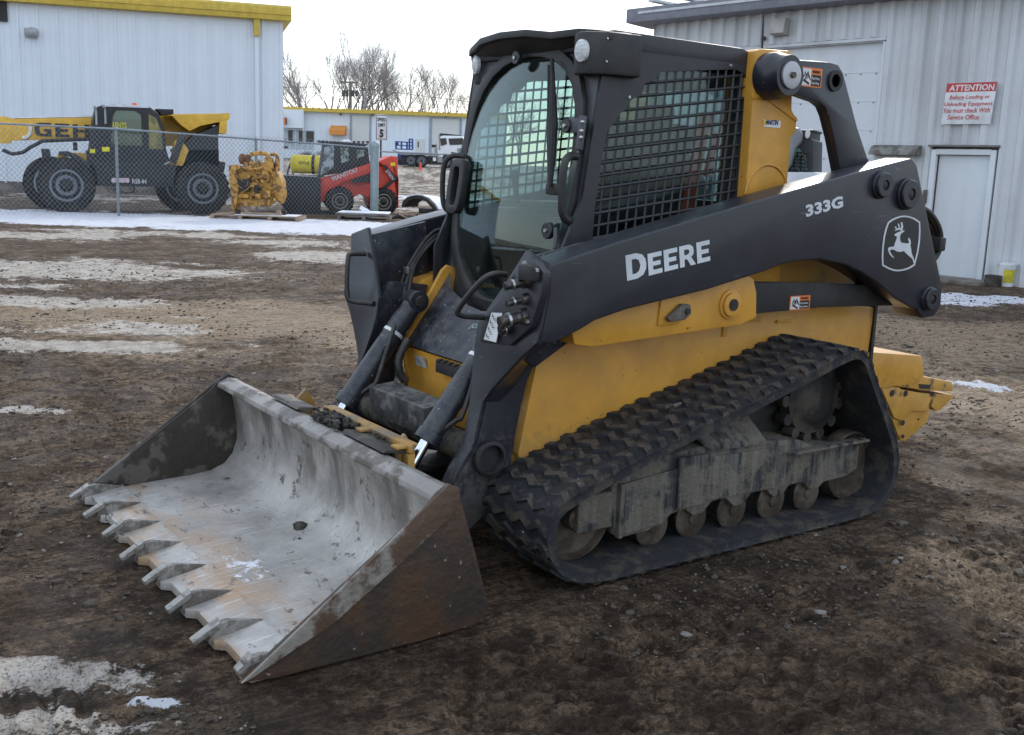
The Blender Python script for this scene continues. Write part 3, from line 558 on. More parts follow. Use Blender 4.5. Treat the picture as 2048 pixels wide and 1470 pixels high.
for s in (-1,1):
    sp_=plate('cab_side',side,[opn],lambda u,v,w_,s=s:(s*.490+w_,u,v),.018,m_cab,CB,smooth=30)
    # screen bars clipped to the opening
    g=MB(); 
    def clip(p0,d,L_):
        seg=[];n=260;on=None
        for i in range(n+1):
            y=p0[0]+d[0]*L_*i/n; z=p0[1]+d[1]*L_*i/n
            ins=inside(y,z,opn)
            if ins and on is None: on=(y,z)
            if on is not None and (not ins or i==n): seg.append((on,(y,z))); on=None
        return seg
    for k in range(-8,32):
        y0=.10-.0505*k
        for a,b in clip((y0+.0,1.05),(-.055,1),1.15):
            if math.dist(a,b)>.01: g.tube([(s*.490,a[0],a[1]),(s*.490,b[0],b[1])],.0058,4,cap=False)
    for k in range(-6,26):
        z0=1.05+.052*k-.12
        for a,b in clip((.12,z0),(-1,.13),1.15):
            if math.dist(a,b)>.01: g.tube([(s*.490,a[0],a[1]),(s*.490,b[0],b[1])],.0064,4,cap=False)
    g.build('window_screen',m_cab,sp_,smooth=0)
    e=MB(); e.px([(min(ys)-.01,1.0),(min(ys)-.01,2.06),(-.22,2.06),(.0,1.55),(.03,1.0)],s*.462,s*.458); e.build('side_glass',m_gl,sp_,smooth=0)
    bo=MB()
    for (a,b) in ((1258,194),(1461,131)):
        q=hx(a,b,-.5); bo.lathe([(0,.008),(s*.006,.006)],(s*.4995,q.y,q.z),'x',10)
    bo.build('bolt',m_bolt,sp_)
# slanted front frame: outer border and glass opening in (x,z)
half=[(.0,2.118),(.10,2.112),(.20,2.088),(.29,2.040),(.355,1.975),(.40,1.885),(.42,1.79),(.43,1.66),(.435,1.50),(.43,1.38),(.415,1.28),(.37,1.18),(.30,1.095),(.22,1.035),(.14,1.000),(.06,.988)]
gl=half+[(-x,z) for x,z in half[::-1] if x>0]
def off(P,d,c=(0,1.6)): return [(x*(1+d/ .43),c[1]+(z-c[1])*(1+d/.55)) for x,z in P]
ofr=lambda u,v,w_:(u,fy(v)+w_,v)
fr=plate('cab_front',[(-.498,.93),(-.498,2.16),(.498,2.16),(.498,.93),(.40,.90),(-.40,.90)],[off(gl,.012)],lambda u,v,w_:(u,fy(v)-.010+w_,v),.02,m_cabf,CB,smooth=30)
dr=plate('door_frame',off(gl,.030),[off(gl,-.016)],lambda u,v,w_:(u,fy(v)+.014+w_,v),.022,m_black,CB,bev=.003,smooth=30)
def hw(z):
    r=[p for p in off(gl,-.012) if p[0]>=0]; r.sort(key=lambda p:p[1])
    for i in range(len(r)-1):
        if r[i][1]<=z<=r[i+1][1]: t=(z-r[i][1])/max(1e-6,r[i+1][1]-r[i][1]); return r[i][0]*(1-t)+r[i+1][0]*t
    return 0
zz=[p[1] for p in off(gl,-.012)]; z0_,z1_=min(zz)+.001,max(zz)-.001
e=MB(); rows_=[]
for i in range(29):
    t=.5-.5*math.cos(math.pi*i/28); z=z0_+(z1_-z0_)*t; h_=max(hw(z),.01); rows_.append([(h_*(2*j/14-1),z) for j in range(15)])
for sg in (0,1):
    V_=[[e.bm.verts.new((x,fy(z)-.030+.028*(1-(x/.43)**2)+.055*(1-((z-1.55)/.60)**2)-.004*sg,z)) for x,z in r_] for r_ in rows_]
    for i in range(28):
        for j in range(14): e._f([V_[i][j],V_[i][j+1],V_[i+1][j+1],V_[i+1][j]])
    if sg==0: e0=V_
o_=e.build('door_glass',m_glf,dr,smooth=80)
# wiper, knobs, hinges
e=MB(); P=lambda a,b,o=.035:hit(a,b,(0,o+.018,1.0),(0,1,.14))
e.tube([P(1104,118,.04),P(1106,250,.045),P(1103,320,.045),P(1100,372,.045)],[.008,.022,.018,.010],8); e.tube([P(1097,130,.05),P(1096,290,.05),P(1098,380,.05)],[.005,.006,.006],6)
e.build('wiper',m_flat,dr)
e=MB(); q=P(1108,378,.02); e.box(q,(.09,.03,.05)); e.build('wiper_motor_cover',m_black,dr,bevel=.01)
for (a,b,r) in ((1038,116,.030),(1100,461,.036),(1138,252,.030)):
    q=P(a,b,.03); e=MB(); e.lathe([(0,r),(.018,r),(.022,r*.9)],q,'y',28); kb=e.build('round_knob',m_dark,dr)
    e=MB(); e.lathe([(0,.010),(.008,.008)],q+Vector((0,.022,0)),'y',8); e.build('bolt',m_bolt,kb)
e=MB(); a=P(1138,252,.035); b=P(1166,250,.035); e.box((a+b)/2,((b-a).length,.014,.060)); c=P(1167,232,.05); d=P(1158,300,.05); e.cyl(c,d,.016,n=14); e.build('hinge',m_cabf,dr,bevel=.003)
e=MB(); c=P(1112,455,.05); d=P(1110,498,.05); e.cyl(c,d,.010,n=12); e.build('hinge',m_cabf,dr,bevel=.003)
e=MB()
for (a,b) in ((1165,244),(1163,262),(1162,275)): e.sphere(P(a,b,.072),.009,n=2)
e.build('bolt',m_bolt,dr)
# D shaped grab handles on the cab corners
def loop(s,x0,y0,z0,z1,dx,dy,r,name='grab_handle'):
    pts=[(x0,y0,z1),(x0+dx*.6,y0+dy*.6,z1+.0),(x0+dx,y0+dy,z1-.05),(x0+dx,y0+dy,z0+.05),(x0+dx*.6,y0+dy*.6,z0),(x0,y0,z0)]
    e=MB(); e.tube(smooth_pts(pts,6),r,10); return e.build(name,m_black,CB,smooth=60)
loop(-1,-.470,fy(1.5)+.02,1.405,1.665,-.012,.075,.017)
loop(1,.43,fy(1.55)+.01,1.385,1.655,.065,.075,.013)
# oval mirror-like guard on the far corner
ring=[];inn=[]
for k in range(24):
    a=2*math.pi*k/24; ca,sa=math.cos(a),math.sin(a); f=lambda v:math.copysign(abs(v)**.55,v)
    ring.append((.375+.058*f(ca),1.515+.125*f(sa))); inn.append((.375+.034*f(ca),1.515+.095*f(sa)))
plate('handle_guard',ring,[inn],lambda u,v,w_:(u,fy(v)+.075+w_,v),.03,m_black,CB,bev=.005,smooth=50)
# roof and lamp visor
e=MB(); e.px([(fy(2.1)+.02,2.10),(fy(2.1)+.03,2.165),(-.20,2.185),(-.95,2.178),(-1.00,2.165),(-1.00,2.10)],-.500,.500); rf=e.build('roof',m_cab,LD,bevel=.012)
e=MB(); vz=[(-.54,2.165),(-.48,2.178),(-.40,2.186),(-.26,2.180),(-.10,2.200),(.10,2.204),(.30,2.196),(.46,2.168),(.50,2.160)]
vv=[]
L1=[(x,-.13+.11*(1-(abs(x)/.52)**2.2),z) for x,z in vz]; L2=[(x,-.26,z+.004) for x,z in vz]
e.strip(L1,L2,(0,0,-.030)); e.build('visor',m_black,rf,bevel=.004)
e=MB(); e.strip([(x*.9,-.13+.08*(1-(abs(x)/.52)**2.2),z-.025) for x,z in vz],[(x*.9,-.15+.02*(1-(abs(x)/.52)**2.2),2.112) for x,z in vz],(0,-.02,0)); e.build('visor_face',m_black,rf,bevel=.003)
for s in (-1,1):
    pod=[(s*.385,-.075,),(s*.43,-.052),(s*.485,-.062),(s*.520,-.10),(s*.545,-.17),(s*.560,-.30),(s*.50,-.33),(s*.385,-.20)] if s<0 else [(.40,-.16),(.43,-.13),(.46,-.13),(.485,-.16),(.50,-.22),(.505,-.30),(.46,-.33),(.40,-.25)]
    e=MB(); e.prism([(a,b) for a,b in pod],1.998,2.168,lambda u,v,w_:(u,v,w_)); po=e.build('lamp_pod',m_black,rf,bevel=.014)
    n=Vector((s*-.45,.88,0)).normalized() if False else Vector((s*.18,1,-.05)).normalized(); c=Vector((-.468,-.052,2.090)) if s<0 else Vector((.442,-.128,2.090)); tx=Vector((0,0,1)); bx=n.cross(tx).normalized()
    e=MB(); e.lathe([(-.01,.036),(.006,.036),(.010,.031)],c,(n,bx*.95,tx*1.25),28); lamp=e.build('work_lamp',pmat('lamp_lens',(.55,.56,.56),(.75,.76,.76),sc=30,rough=.15,rough2=.3,stretch=(1,1,4)),po,smooth=50)
    if s>0: continue
    e=MB()
    for (y,z) in ((-.13,2.14),(-.24,2.135),(-.13,2.05),(-.24,2.04)): e.lathe([(0,.005),(s*.003,.004)],(s*(.536+.0115*(-y*10-1.3)),y,z),'x',8)
    e.build('screw',m_bolt,po)
# cab rear: pillars, beam and glass
e=MB()
for x in (-.43,.43): e.box((x,-.985,1.6),(.10,.03,1.05))
e.box((0,-.985,2.06),(.80,.03,.10)); e.box((0,-.985,1.25),(.80,.03,.48)); e.build('cab_rear',m_cab,LD,bevel=.004)
e=MB(); e.box((0,-.985,1.70),(.76,.006,.64)); e.build('rear_glass',m_gl,LD,smooth=0)
e=MB(); e.box((0,-.5,.985),(.94,.98,.03)); e.build('cab_floor',m_flat,LD)
e=MB(); e.box((0,-.55,2.09),(.94,.8,.01)); e.build('headliner',m_cab,LD)
# interior
e=MB(); e.box((0,-.62,1.32),(.46,.44,.12)); e.box((0,-.50,1.15),(.36,.3,.22)); seat=e.build('seat',pmat('seat_cloth',(.045,.045,.045),(.075,.075,.07),sc=14,rough=.9),LD,bevel=.03,seg=3)
e=MB(); e.box((0,-.85,1.58),(.50,.12,.52),Matrix.Rotation(.12,3,'X')); e.box((0,-.89,1.86),(.24,.07,.14),Matrix.Rotation(.12,3,'X')); e.build('seat_back',seat.data.materials[0],seat,bevel=.03,seg=3)
for s in (-1,1):
    e=MB(); e.box((s*.30,-.52,1.42),(.10,.42,.07)); e.box((s*.31,-.30,1.34),(.12,.18,.16)); ar=e.build('armrest',m_black,seat,bevel=.02)
    e=MB(); e.tube([(s*.30,-.30,1.44),(s*.30,-.28,1.54),(s*.295,-.27,1.60)],[.012,.016,.024],10); e.build('joystick',m_black,seat)
e=MB(); q0=hx(1412,228,-.30); q1=hx(1372,430,-.30); e.tube([q0,q1],[.030,.032],8); q0=hx(1432,268,-.30); q1=hx(1412,352,-.30); e.tube([q0,q1],[.018,.018],8)
e.build('orange_strap',pmat('orange_strap',(.60,.065,.02),rough=.7),seat)
e=MB(); e.box((-.37,-.15,1.55),(.05,.06,.12)); e.box((-.36,-.14,1.30),(.06,.08,.20)); e.build('display',m_black,LD,bevel=.01)
e=MB(); e.box((0,-.10,1.02),(.6,.2,.02)); e.build('floor_mat',m_black,LD)
# apron under the door
ap=[[(.395,.02,1.10),(.30,.07,1.03),(.12,.085,.975),(0,.09,.965),(-.12,.085,.975),(-.30,.07,1.03),(-.395,.02,1.10)],
    [(.395,.13,.94),(.26,.17,.90),(.12,.20,.87),(0,.20,.87),(-.12,.20,.87),(-.26,.17,.90),(-.395,.13,.94)],
    [(.395,.262,.765),(.26,.268,.765),(.12,.275,.765),(0,.275,.765),(-.12,.275,.765),(-.26,.268,.765),(-.395,.262,.765)]]
e=MB(); V=[[e.bm.verts.new(p) for p in r_] for r_ in ap]
for i in range(2):
    for j in range(6): e._f([V[i][j],V[i][j+1],V[i+1][j+1],V[i+1][j]])
apr=e.build('apron',m_darkb,LD,smooth=25)
A=hit(938,655,(0,.235,.82),(0,.8,.6)); text('lettering','JOHN',A,(-1,0,.05),(0,-.55,.83),.035,pmat('pale_green_print',(.35,.5,.42)),apr,width=.12,shear=.3,th=.001)
# ---- tracks
m_drive=pmat('oily_drive_hub',(.016,.014,.012),(.06,.05,.038),sc=8,rough=.7,bump=.4)
outer=[(.396,.362),(.308,.407),(-.038,.512),(-.35,.603),(-.641,.672),(-.90,.745),(-1.142,.815),(-1.27,.852),(-1.34,.862),(-1.40,.848),(-1.45,.80),(-1.512,.700),(-1.643,.505),(-1.733,.358),(-1.763,.23),(-1.735,.11),(-1.66,.035),(-1.55,.006),(-1.378,.0),(-.8,0),(-.236,0),(.12,.0),(.24,.014),(.335,.060),(.395,.125),(.425,.20),(.428,.29)]
def resample(P,n):
    P=[Vector((a,b)) for a,b in P]; P.append(P[0]); d=[0]
    for i in range(len(P)-1): d.append(d[-1]+(P[i+1]-P[i]).length)
    out=[]; j=0
    for k in range(n):
        t=d[-1]*k/n
        while d[j+1]<t: j+=1
        u=(t-d[j])/(d[j+1]-d[j]); out.append(P[j].lerp(P[j+1],u))
    return out,d[-1]
NS=240; loopP,LEN=resample(outer,NS)
# smooth it
for it in range(6): loopP=[(loopP[i-1]+loopP[i]*2+loopP[(i+1)%NS])/4 for i in range(NS)]
nrm=[]
for i in range(NS):
    t=(loopP[(i+1)%NS]-loopP[i-1]).normalized(); nn=Vector((t.y,-t.x)); nrm.append(nn)
cen=Vector((-.7,.4))
if sum((loopP[i]-cen).dot(nrm[i]) for i in range(NS))<0: nrm=[-n for n in nrm]
NL=60; LH=.015
def at(sidx):
    i=int(math.floor(sidx))%NS; f=sidx-math.floor(sidx); p=loopP[i].lerp(loopP[(i+1)%NS],f); n=nrm[i].lerp(nrm[(i+1)%NS],f).normalized(); return p,n
for s in (-1,1):
    x0,x1=s*.985,s*.535; b=MB(); rings=[]
    prof=[(x0,-LH),(x0-s*.004,-LH-.008),(x0,-LH-.040),(x0-s*.03,-LH-.046),(x1+s*.03,-LH-.046),(x1,-LH-.04),(x1,-LH)]
    for i in range(NS):
        rings.append([b.bm.verts.new((x,loopP[i].x+nrm[i].x*o_,loopP[i].y+nrm[i].y*o_)) for x,o_ in prof])
    m_=len(prof)
    for i in range(NS):
        A,B=rings[i],rings[(i+1)%NS]
        for k in range(m_): b._f([A[k],A[(k+1)%m_],B[(k+1)%m_],B[k]])
    tr=b.build('rubber_track',m_rub,LD,smooth=40)
    lg=MB(); per=NS/NL; rn=random.Random(3)
    for k in range(NL):
        c0=k*per+rn.uniform(-.07,.07)*per; cols=[]; chip=rn.random()
        NXL=9
        for j in range(NXL):
            u=j/(NXL-1); x=x0*(1-u)+x1*u + (0 if 0<j<NXL-1 else 0)
            zig=(.34 if j%2 else -.34)*per*.5
            edge=1 if 0<j<NXL-1 else .8
            row=[]
            for (ds,h) in ((-.20,0),(-.145,1),(.145,1),(.20,0)):
                p,n=at(c0+zig+ds*per*1.5*edge); hh=(-LH-.004) if h==0 else -rn.uniform(0,.004)-(.009 if (chip<.12 and j in (0,1,2)) or rn.random()<.05 else 0)
                row.append(lg.bm.verts.new((x-s*(.006 if (j==0) else 0)*(h)+rn.uniform(-.002,.002),p.x+n.x*hh,p.y+n.y*hh)))
            cols.append(row)
        for j in range(NXL-1):
            for q in range(3): 
                lg.mi=0 if q==1 else 1; lg._f([cols[j][q],cols[j+1][q],cols[j+1][q+1],cols[j][q+1]])
        lg._f(cols[0][::-1]); lg._f(cols[-1])
    lg.build('tread_lugs',[m_lug,m_rub],tr,smooth=0)
    # frame
    e=MB()
    e.px([(-.01,.150),(.02,.36),(-.045,.44),(-.43,.47),(-.75,.46),(-1.10,.425),(-1.20,.385),(-1.555,.345),(-1.555,.225),(-1.48,.195),(-1.31,.19),(-1.27,.165),(-1.21,.165),(-1.16,.21),(-1.06,.21),(-1.02,.165),(-.96,.165),(-.91,.21),(-.81,.21),(-.76,.165),(-.70,.165),(-.65,.21),(-.56,.21),(-.51,.165),(-.45,.165),(-.40,.20),(-.32,.19),(-.20,.14),(-.06,.135)],s*.885,s*.62)
    tf=e.build('track_frame',m_frame,LD,bevel=.012)
    e=MB(); e.px([(-.03,.152),(-.028,.37),(-.33,.395),(-.33,.215),(-.26,.165)],s*.885,s*.898); e.px([(-.33,.44),(-.33,.215),(-.50,.215),(-.50,.44)],s*.885,s*.905); e.px([(-.50,.42),(-.50,.225),(-1.02,.215),(-1.02,.41)],s*.885,s*.895)
    e.box((s*.897,-.02,.26),(.03,.02,.23)); e.box((s*.90,-1.29,.375),(.06,.56,.014)); e.build('frame_cover',m_frame,tf,bevel=.006)
    e=MB(); e.px([(-.56,.47),(-.40,.60),(-.78,.62),(-.88,.43)],s*.72,s*.80); e.strip([(s*.72,-.40,.62),(s*.72,-.78,.66)],[(s*.905,-.50,.462),(s*.905,-.86,.452)],(0,0,-.012)); e.build('mud_deflector',m_frame,tf)
    for y in (-.25,-.48,-.73,-.99,-1.235):
        e=MB(); e.lathe([(s*.02,.030),(s*.02,.070),(s*.035,.088),(s*.045,.090),(s*.05,.084),(s*.052,.078),(s*.056,.03)],(s*.80,y,.138),'x',32); e.lathe([(s*.0,.06),(s*.03,.06)],(s*.80,y,.138),'x',20); rl_=e.build('roller',m_roll,tf)
        e=MB(); e.lathe([(0,.028),(s*.02,.026),(s*.022,.016)],(s*.842,y,.140),'x',14); e.build('hub',m_roll,rl_)
    for y,z,r in ((.165,.245,.178),(-1.545,.232,.172)):
        e=MB(); e.lathe([(-.06*s,r),(0,r),(s*.008,r*.985),(s*.010,r*.93),(s*-.02,r*.88),(s*-.03,r*.30),(s*.02,r*.26),(s*.03,r*.18)],(s*.84,y,z),'x',48); e.build('idler_wheel',m_roll,tf)
    e=MB(); e.box((s*.865,.10,.27),(.05,.18,.15)); e.build('idler_yoke',m_frame,tf,bevel=.008)
    sp2=MB(); r0=.185; c=(s*.76,-1.30,.585)
    for k in range(13):
        a=2*math.pi*k/13; sp2.cyl((s*.73,c[1]+math.cos(a)*.195,c[2]+math.sin(a)*.195),(s*.79,c[1]+math.cos(a)*.195,c[2]+math.sin(a)*.195),.028,n=12)
    sp2.lathe([(-s*.03,.175),(s*.03,.175),(s*.035,.14),(s*.05,.12),(s*.06,.10),(s*.065,.04)],c,'x',40); sp2.build('drive_sprocket',m_drive,tf)
    e=MB(); e.box((s*.60,-1.15,.52),(.20,.70,.22)); e.box((s*.60,-.3,.40),(.16,.4,.14)); e.build('chassis_beam',m_flat,tf,bevel=.01)
# rear hydraulic hoses behind the arm
for k in range(3):
    y0=-1.93-.02*k
    pts=[(-.74+.03*k,-1.98,1.50-.03*k),(-.745+.03*k,-2.12-.01*k,1.46-.02*k),(-.75+.03*k,-2.22-.015*k,1.37),(-.75+.03*k,-2.235,1.27),(-.745+.03*k,-2.17,1.20),(-.74,-2.05,1.16)]
    e=MB(); e.tube(smooth_pts(pts),.016,10); e.build('hose',m_hose,arms[0],smooth=60)
e=MB(); e.box((-.73,-2.215,1.30),(.11,.05,.07)); e.box((-.73,-2.12,1.18),(.08,.08,.09)); e.build('hose_clamp',m_flat,arms[0],bevel=.01)
# ---- lump of dirt lying in the bucket
rn=random.Random(9); e=MB()
q=hz(603,1060,.062); e.sphere(q+Vector((0,0,.012)),.045,(1.1,.7,.5),3,.09,rn); e.sphere(q+Vector((-.05,.01,.0)),.02,(1,1,.5),2,.2,rn); e.sphere(q+Vector((-.10,.05,.0)),.012,(1.4,1,.4),2,.2,rn)
tag(e.build('dirt_clod',pmat('damp_soil',(.045,.040,.030),(.09,.08,.06),sc=30,rough=.95,bump=.8,bsc=80),None,smooth=20),'small brown lump of dirt lying in the bucket of the track loader','dirt lump')
# =================================================================== ground
def vnoise(x,y,seed=0):
    xi=np.floor(x).astype(np.int64); yi=np.floor(y).astype(np.int64); fx=x-xi; fy_=y-yi
    def h(a,b):
        n=(a*374761393+b*668265263+seed*974711)&0xffffffff; n=((n^(n>>13))*1274126177)&0xffffffff; return ((n^(n>>16))&0xffff)/65535.0
    u=fx*fx*(3-2*fx); v=fy_*fy_*(3-2*fy_)
    return (h(xi,yi)*(1-u)+h(xi+1,yi)*u)*(1-v)+(h(xi,yi+1)*(1-u)+h(xi+1,yi+1)*u)*v
def fbm(x,y,o=5,seed=0,g=.5):
    s=0;a=1;t=0
    for k in range(o): s=s+a*vnoise(x*2**k,y*2**k,seed+k*17); t+=a; a*=g
    return s/t
def ground():
    th=[]; a=-180.0
    while a<180:
        th.append(a); a+=.085 if abs(a)<33 else (.6 if abs(a)<50 else 3.0)
    th=np.radians(np.array(th)); rs=[.9]
    while rs[-1]<900: rs.append(rs[-1]*(1.0052 if rs[-1]<14 else (1.010 if rs[-1]<60 else 1.06)))
    rs=np.array(rs); T,Rr=np.meshgrid(th,rs); az=YAW-T
    x=CAM.x+Rr*np.cos(az); y=CAM.y+Rr*np.sin(az); t=(x-CAM.x)*FH.x+(y-CAM.y)*FH.y
    base=np.where(t<32,0,np.where(t<110,.0222*(t-32),1.73))
    near=np.clip((26-Rr)/18,0,1)
    n1=fbm(x*.7,y*.7,4,1)-.5; n2=fbm(x*4,y*4,5,5)-.5; n3=fbm(x*16,y*16,4,9)-.5; n4=fbm(x*45,y*45,3,19)-.5
    rough=np.clip((fbm(x*1.3,y*1.3,4,33)-.40)*4,0.15,1)
    z=n1*.05*np.clip(Rr/8,.3,1)+n2*.030*rough+(n3*.032+n4*.016)*rough*near
    # track cleat prints left in the mud
    def prints(p0,p1,width,pitch,depth,seed):
        nonlocal z
        p0=np.array(p0);p1=np.array(p1);d=p1-p0;L_=np.linalg.norm(d);d/=L_
        s_=(x-p0[0])*d[0]+(y-p0[1])*d[1]; q=-(x-p0[0])*d[1]+(y-p0[1])*d[0]+.10*np.sin(s_*.7+seed)
        m=np.clip((width/2-np.abs(q))/.04,0,1)*np.clip(s_/.5,0,1)*np.clip((L_-s_)/.5,0,1)*np.clip((fbm(x*1.1,y*1.1,3,seed)-.32)*5,0,1)
        ph=s_/pitch+.22*np.abs(((q/.11)%2)-1)
        bar=np.clip((np.abs((ph%1)-.5)-.22)*7,0,1)
        z-=m*depth*(.45+.75*bar); return m
    pm=0
    for a,b,wd,pt,dp,sd in (((-3.5,1.75),(-.7,-.05),1.1,.085,.034,21),((-3.2,.3),(-1.2,-2.4),.45,.09,.030,22),((-2.9,-3.2),(-1.6,5.5),.45,.105,.030,1),((-2.2,3.6),(1.6,1.9),.45,.10,.032,24),((-1.95,-3.5),(-.4,4.2),.45,.105,.022,2),((-3.6,-1.2),(3.6,3.6),.45,.105,.022,3),((1.8,4.6),(9,-1.2),.45,.105,.02,4),((-1.2,3.3),(8,6.5),.45,.105,.02,5),((-2.4,-.4),(.5,-6.5),.45,.105,.02,6),((0,-5.0),(9,-7.2),.5,.12,.02,7),((2.5,2.2),(14,-2.5),.35,.14,.02,8),((3,3.2),(15,-1.6),.35,.14,.02,9)):
        pm=np.maximum(pm,prints(a,b,wd,pt,dp,sd))
    # keep it flat under the machine
    und=np.clip(1-np.maximum(np.abs(x)-1.15,0)/.25,0,1)*np.clip(1-np.maximum(np.abs(y+.3)-2.1,0)/.25,0,1)
    z=z*(1-und*.92)-und*.004; z=np.minimum(z,.030+.02*(1-near))
    wall=np.clip((-y-11.5)/1.0,0,1)*np.clip((x+2)/1,0,1)*(x<16); z=z*(1-wall)
    Z=base+z
    # ---- surface masks
    def blob(px,py,rl,rd,amp=1,ps=.45):
        p=gp(px,py); u=(x-p.x)*RH.x+(y-p.y)*RH.y; v=(x-p.x)*FH.x+(y-p.y)*FH.y; return amp*np.exp(-((u/rl)**2+(v/rd)**2))
    ned=fbm(x*1.6,y*1.6,6,41,.62); nst=fbm(x*.55+7,y*.55,6,43,.6)
    s=np.zeros_like(x)
    # clean snow strip by the fence
    sx=(x-CAM.x)*FH.x+(y-CAM.y)*FH.y
    sn=np.exp(-((sx-26.2)/3.3)**4)*1.0; sn*=np.clip((18-((x-CAM.x)*RH.x+(y-CAM.y)*RH.y+14))/4,0,1)
    sn=np.maximum(sn,blob(1960,600,1.5,.55,1.05)); sn=np.maximum(sn,blob(300,1400,.11,.045,.80)); sn=np.maximum(sn,blob(1990,775,.5,.25,.45))
    sn=np.maximum(sn,blob(1905,610,.7,.3,.75)); sn=np.maximum(sn,blob(860,395,5,1.6,.8)); sn=np.maximum(sn,blob(1040,545,.8,2.2,.8))
    dirty=np.zeros_like(x)
    for (a,b,rl,rd,am) in ((120,540,2.6,1.2,1.2),(330,545,1.5,.7,1.05),(90,603,1.7,.55,1.2),(200,520,2.0,.5,.8),(20,570,1.0,.4,.8),(300,600,.55,.14,.8),(80,690,1.5,.34,1.15),(170,690,.9,.25,1.0),(290,655,.85,.5,1.05),(120,660,1.2,.3,.62),(380,634,.35,.18,.9),(640,512,1.2,1.3,1.4),(560,486,2.0,1.2,1.0),(60,1350,.50,.16,.90),(180,1345,.17,.08,.85),(40,1455,.40,.14,.74),(210,1460,.16,.05,.68),(50,820,.35,.14,.75),(500,690,.25,.2,.62),(1870,455,1.2,1,.0),(300,468,4,1.3,.85),(60,470,3,1.4,.9),(20,545,1,.6,.7),(760,460,3,1.4,.7),(700,885,.3,.1,.0),(1600,1060,.25,.12,.55)):
        dirty=np.maximum(dirty,blob(a,b,rl,rd,am))
    far=np.clip((sx-31)/5,0,1)
    dirty=np.maximum(dirty,far*.62); 
    snow=sn+(ned-.5)*1.5; dirt=dirty+(ned-.5)*1.7
    snow_r=sn+(ned-.5)*1.1; dirt_r=dirty+(ned-.5)*1.15; snow=np.clip((snow-.50)*6,0,1); dirt=np.clip((dirt-.52)*5,0,1)
    tan_=np.clip(blob(480,640,3.4,1.5,.95)+blob(620,560,2.8,1.4,.8)+blob(350,720,1.8,.6,.5)+blob(1960,820,1.6,2.2,.8)+blob(1950,1200,.6,.9,.75)+blob(300,900,1.2,.8,.45)+blob(1900,660,3,2,.65)+(nst-.5)*1.5,0,1)
    z2=(snow*.022+dirt*.005)*np.clip((30-Rr)/10+.3,0,1); Z=Z+z2*(1-und)
    shade_mask=np.clip(1.25-np.hypot((x+1.6)/3.0,(y-.9)/3.3)**2.2,0,1)*.95+np.exp(-(((x-.5)/2.2)**2+((y-3.2)/1.6)**2))*.5+(nst-.5)*.7  # broad shade by the loader and foreground, painted into the mud colour
    nr,nt_=x.shape
    V=np.stack([x,y,Z],-1).reshape(-1,3)
    idx=np.arange(nr*nt_).reshape(nr,nt_)
    A=idx[:-1,:]; B=idx[1:,:]; q=np.stack([A,np.roll(A,-1,1),np.roll(B,-1,1),B],-1).reshape(-1,4)
    me=bpy.data.meshes.new('ground'); me.vertices.add(len(V)); me.vertices.foreach_set('co',V.ravel())
    c0=len(V); nv=nt_
    me.loops.add(q.size+nt_); me.polygons.add(len(q)+1)
    me.loops.foreach_set('vertex_index',np.concatenate([q.ravel(),idx[0,:]]))
    me.polygons.foreach_set('loop_start',np.concatenate([np.arange(len(q))*4,[q.size]]).astype(np.int32))
    me.update(calc_edges=True); me.validate()
    for nm,arr in (('snow',snow_r),('dirty',dirt_r),('tan',tan_),('painted_shade',np.clip(shade_mask,0,1))):
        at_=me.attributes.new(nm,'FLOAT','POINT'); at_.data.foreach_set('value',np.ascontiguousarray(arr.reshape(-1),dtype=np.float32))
    me.polygons.foreach_set('use_smooth',np.ones(len(me.polygons),bool))
    o=bpy.data.objects.new('ground',me); COL.objects.link(o); tag(o,'rutted brown mud yard with patches of snow and ice','ground',kind='structure'); return o
GR=ground()
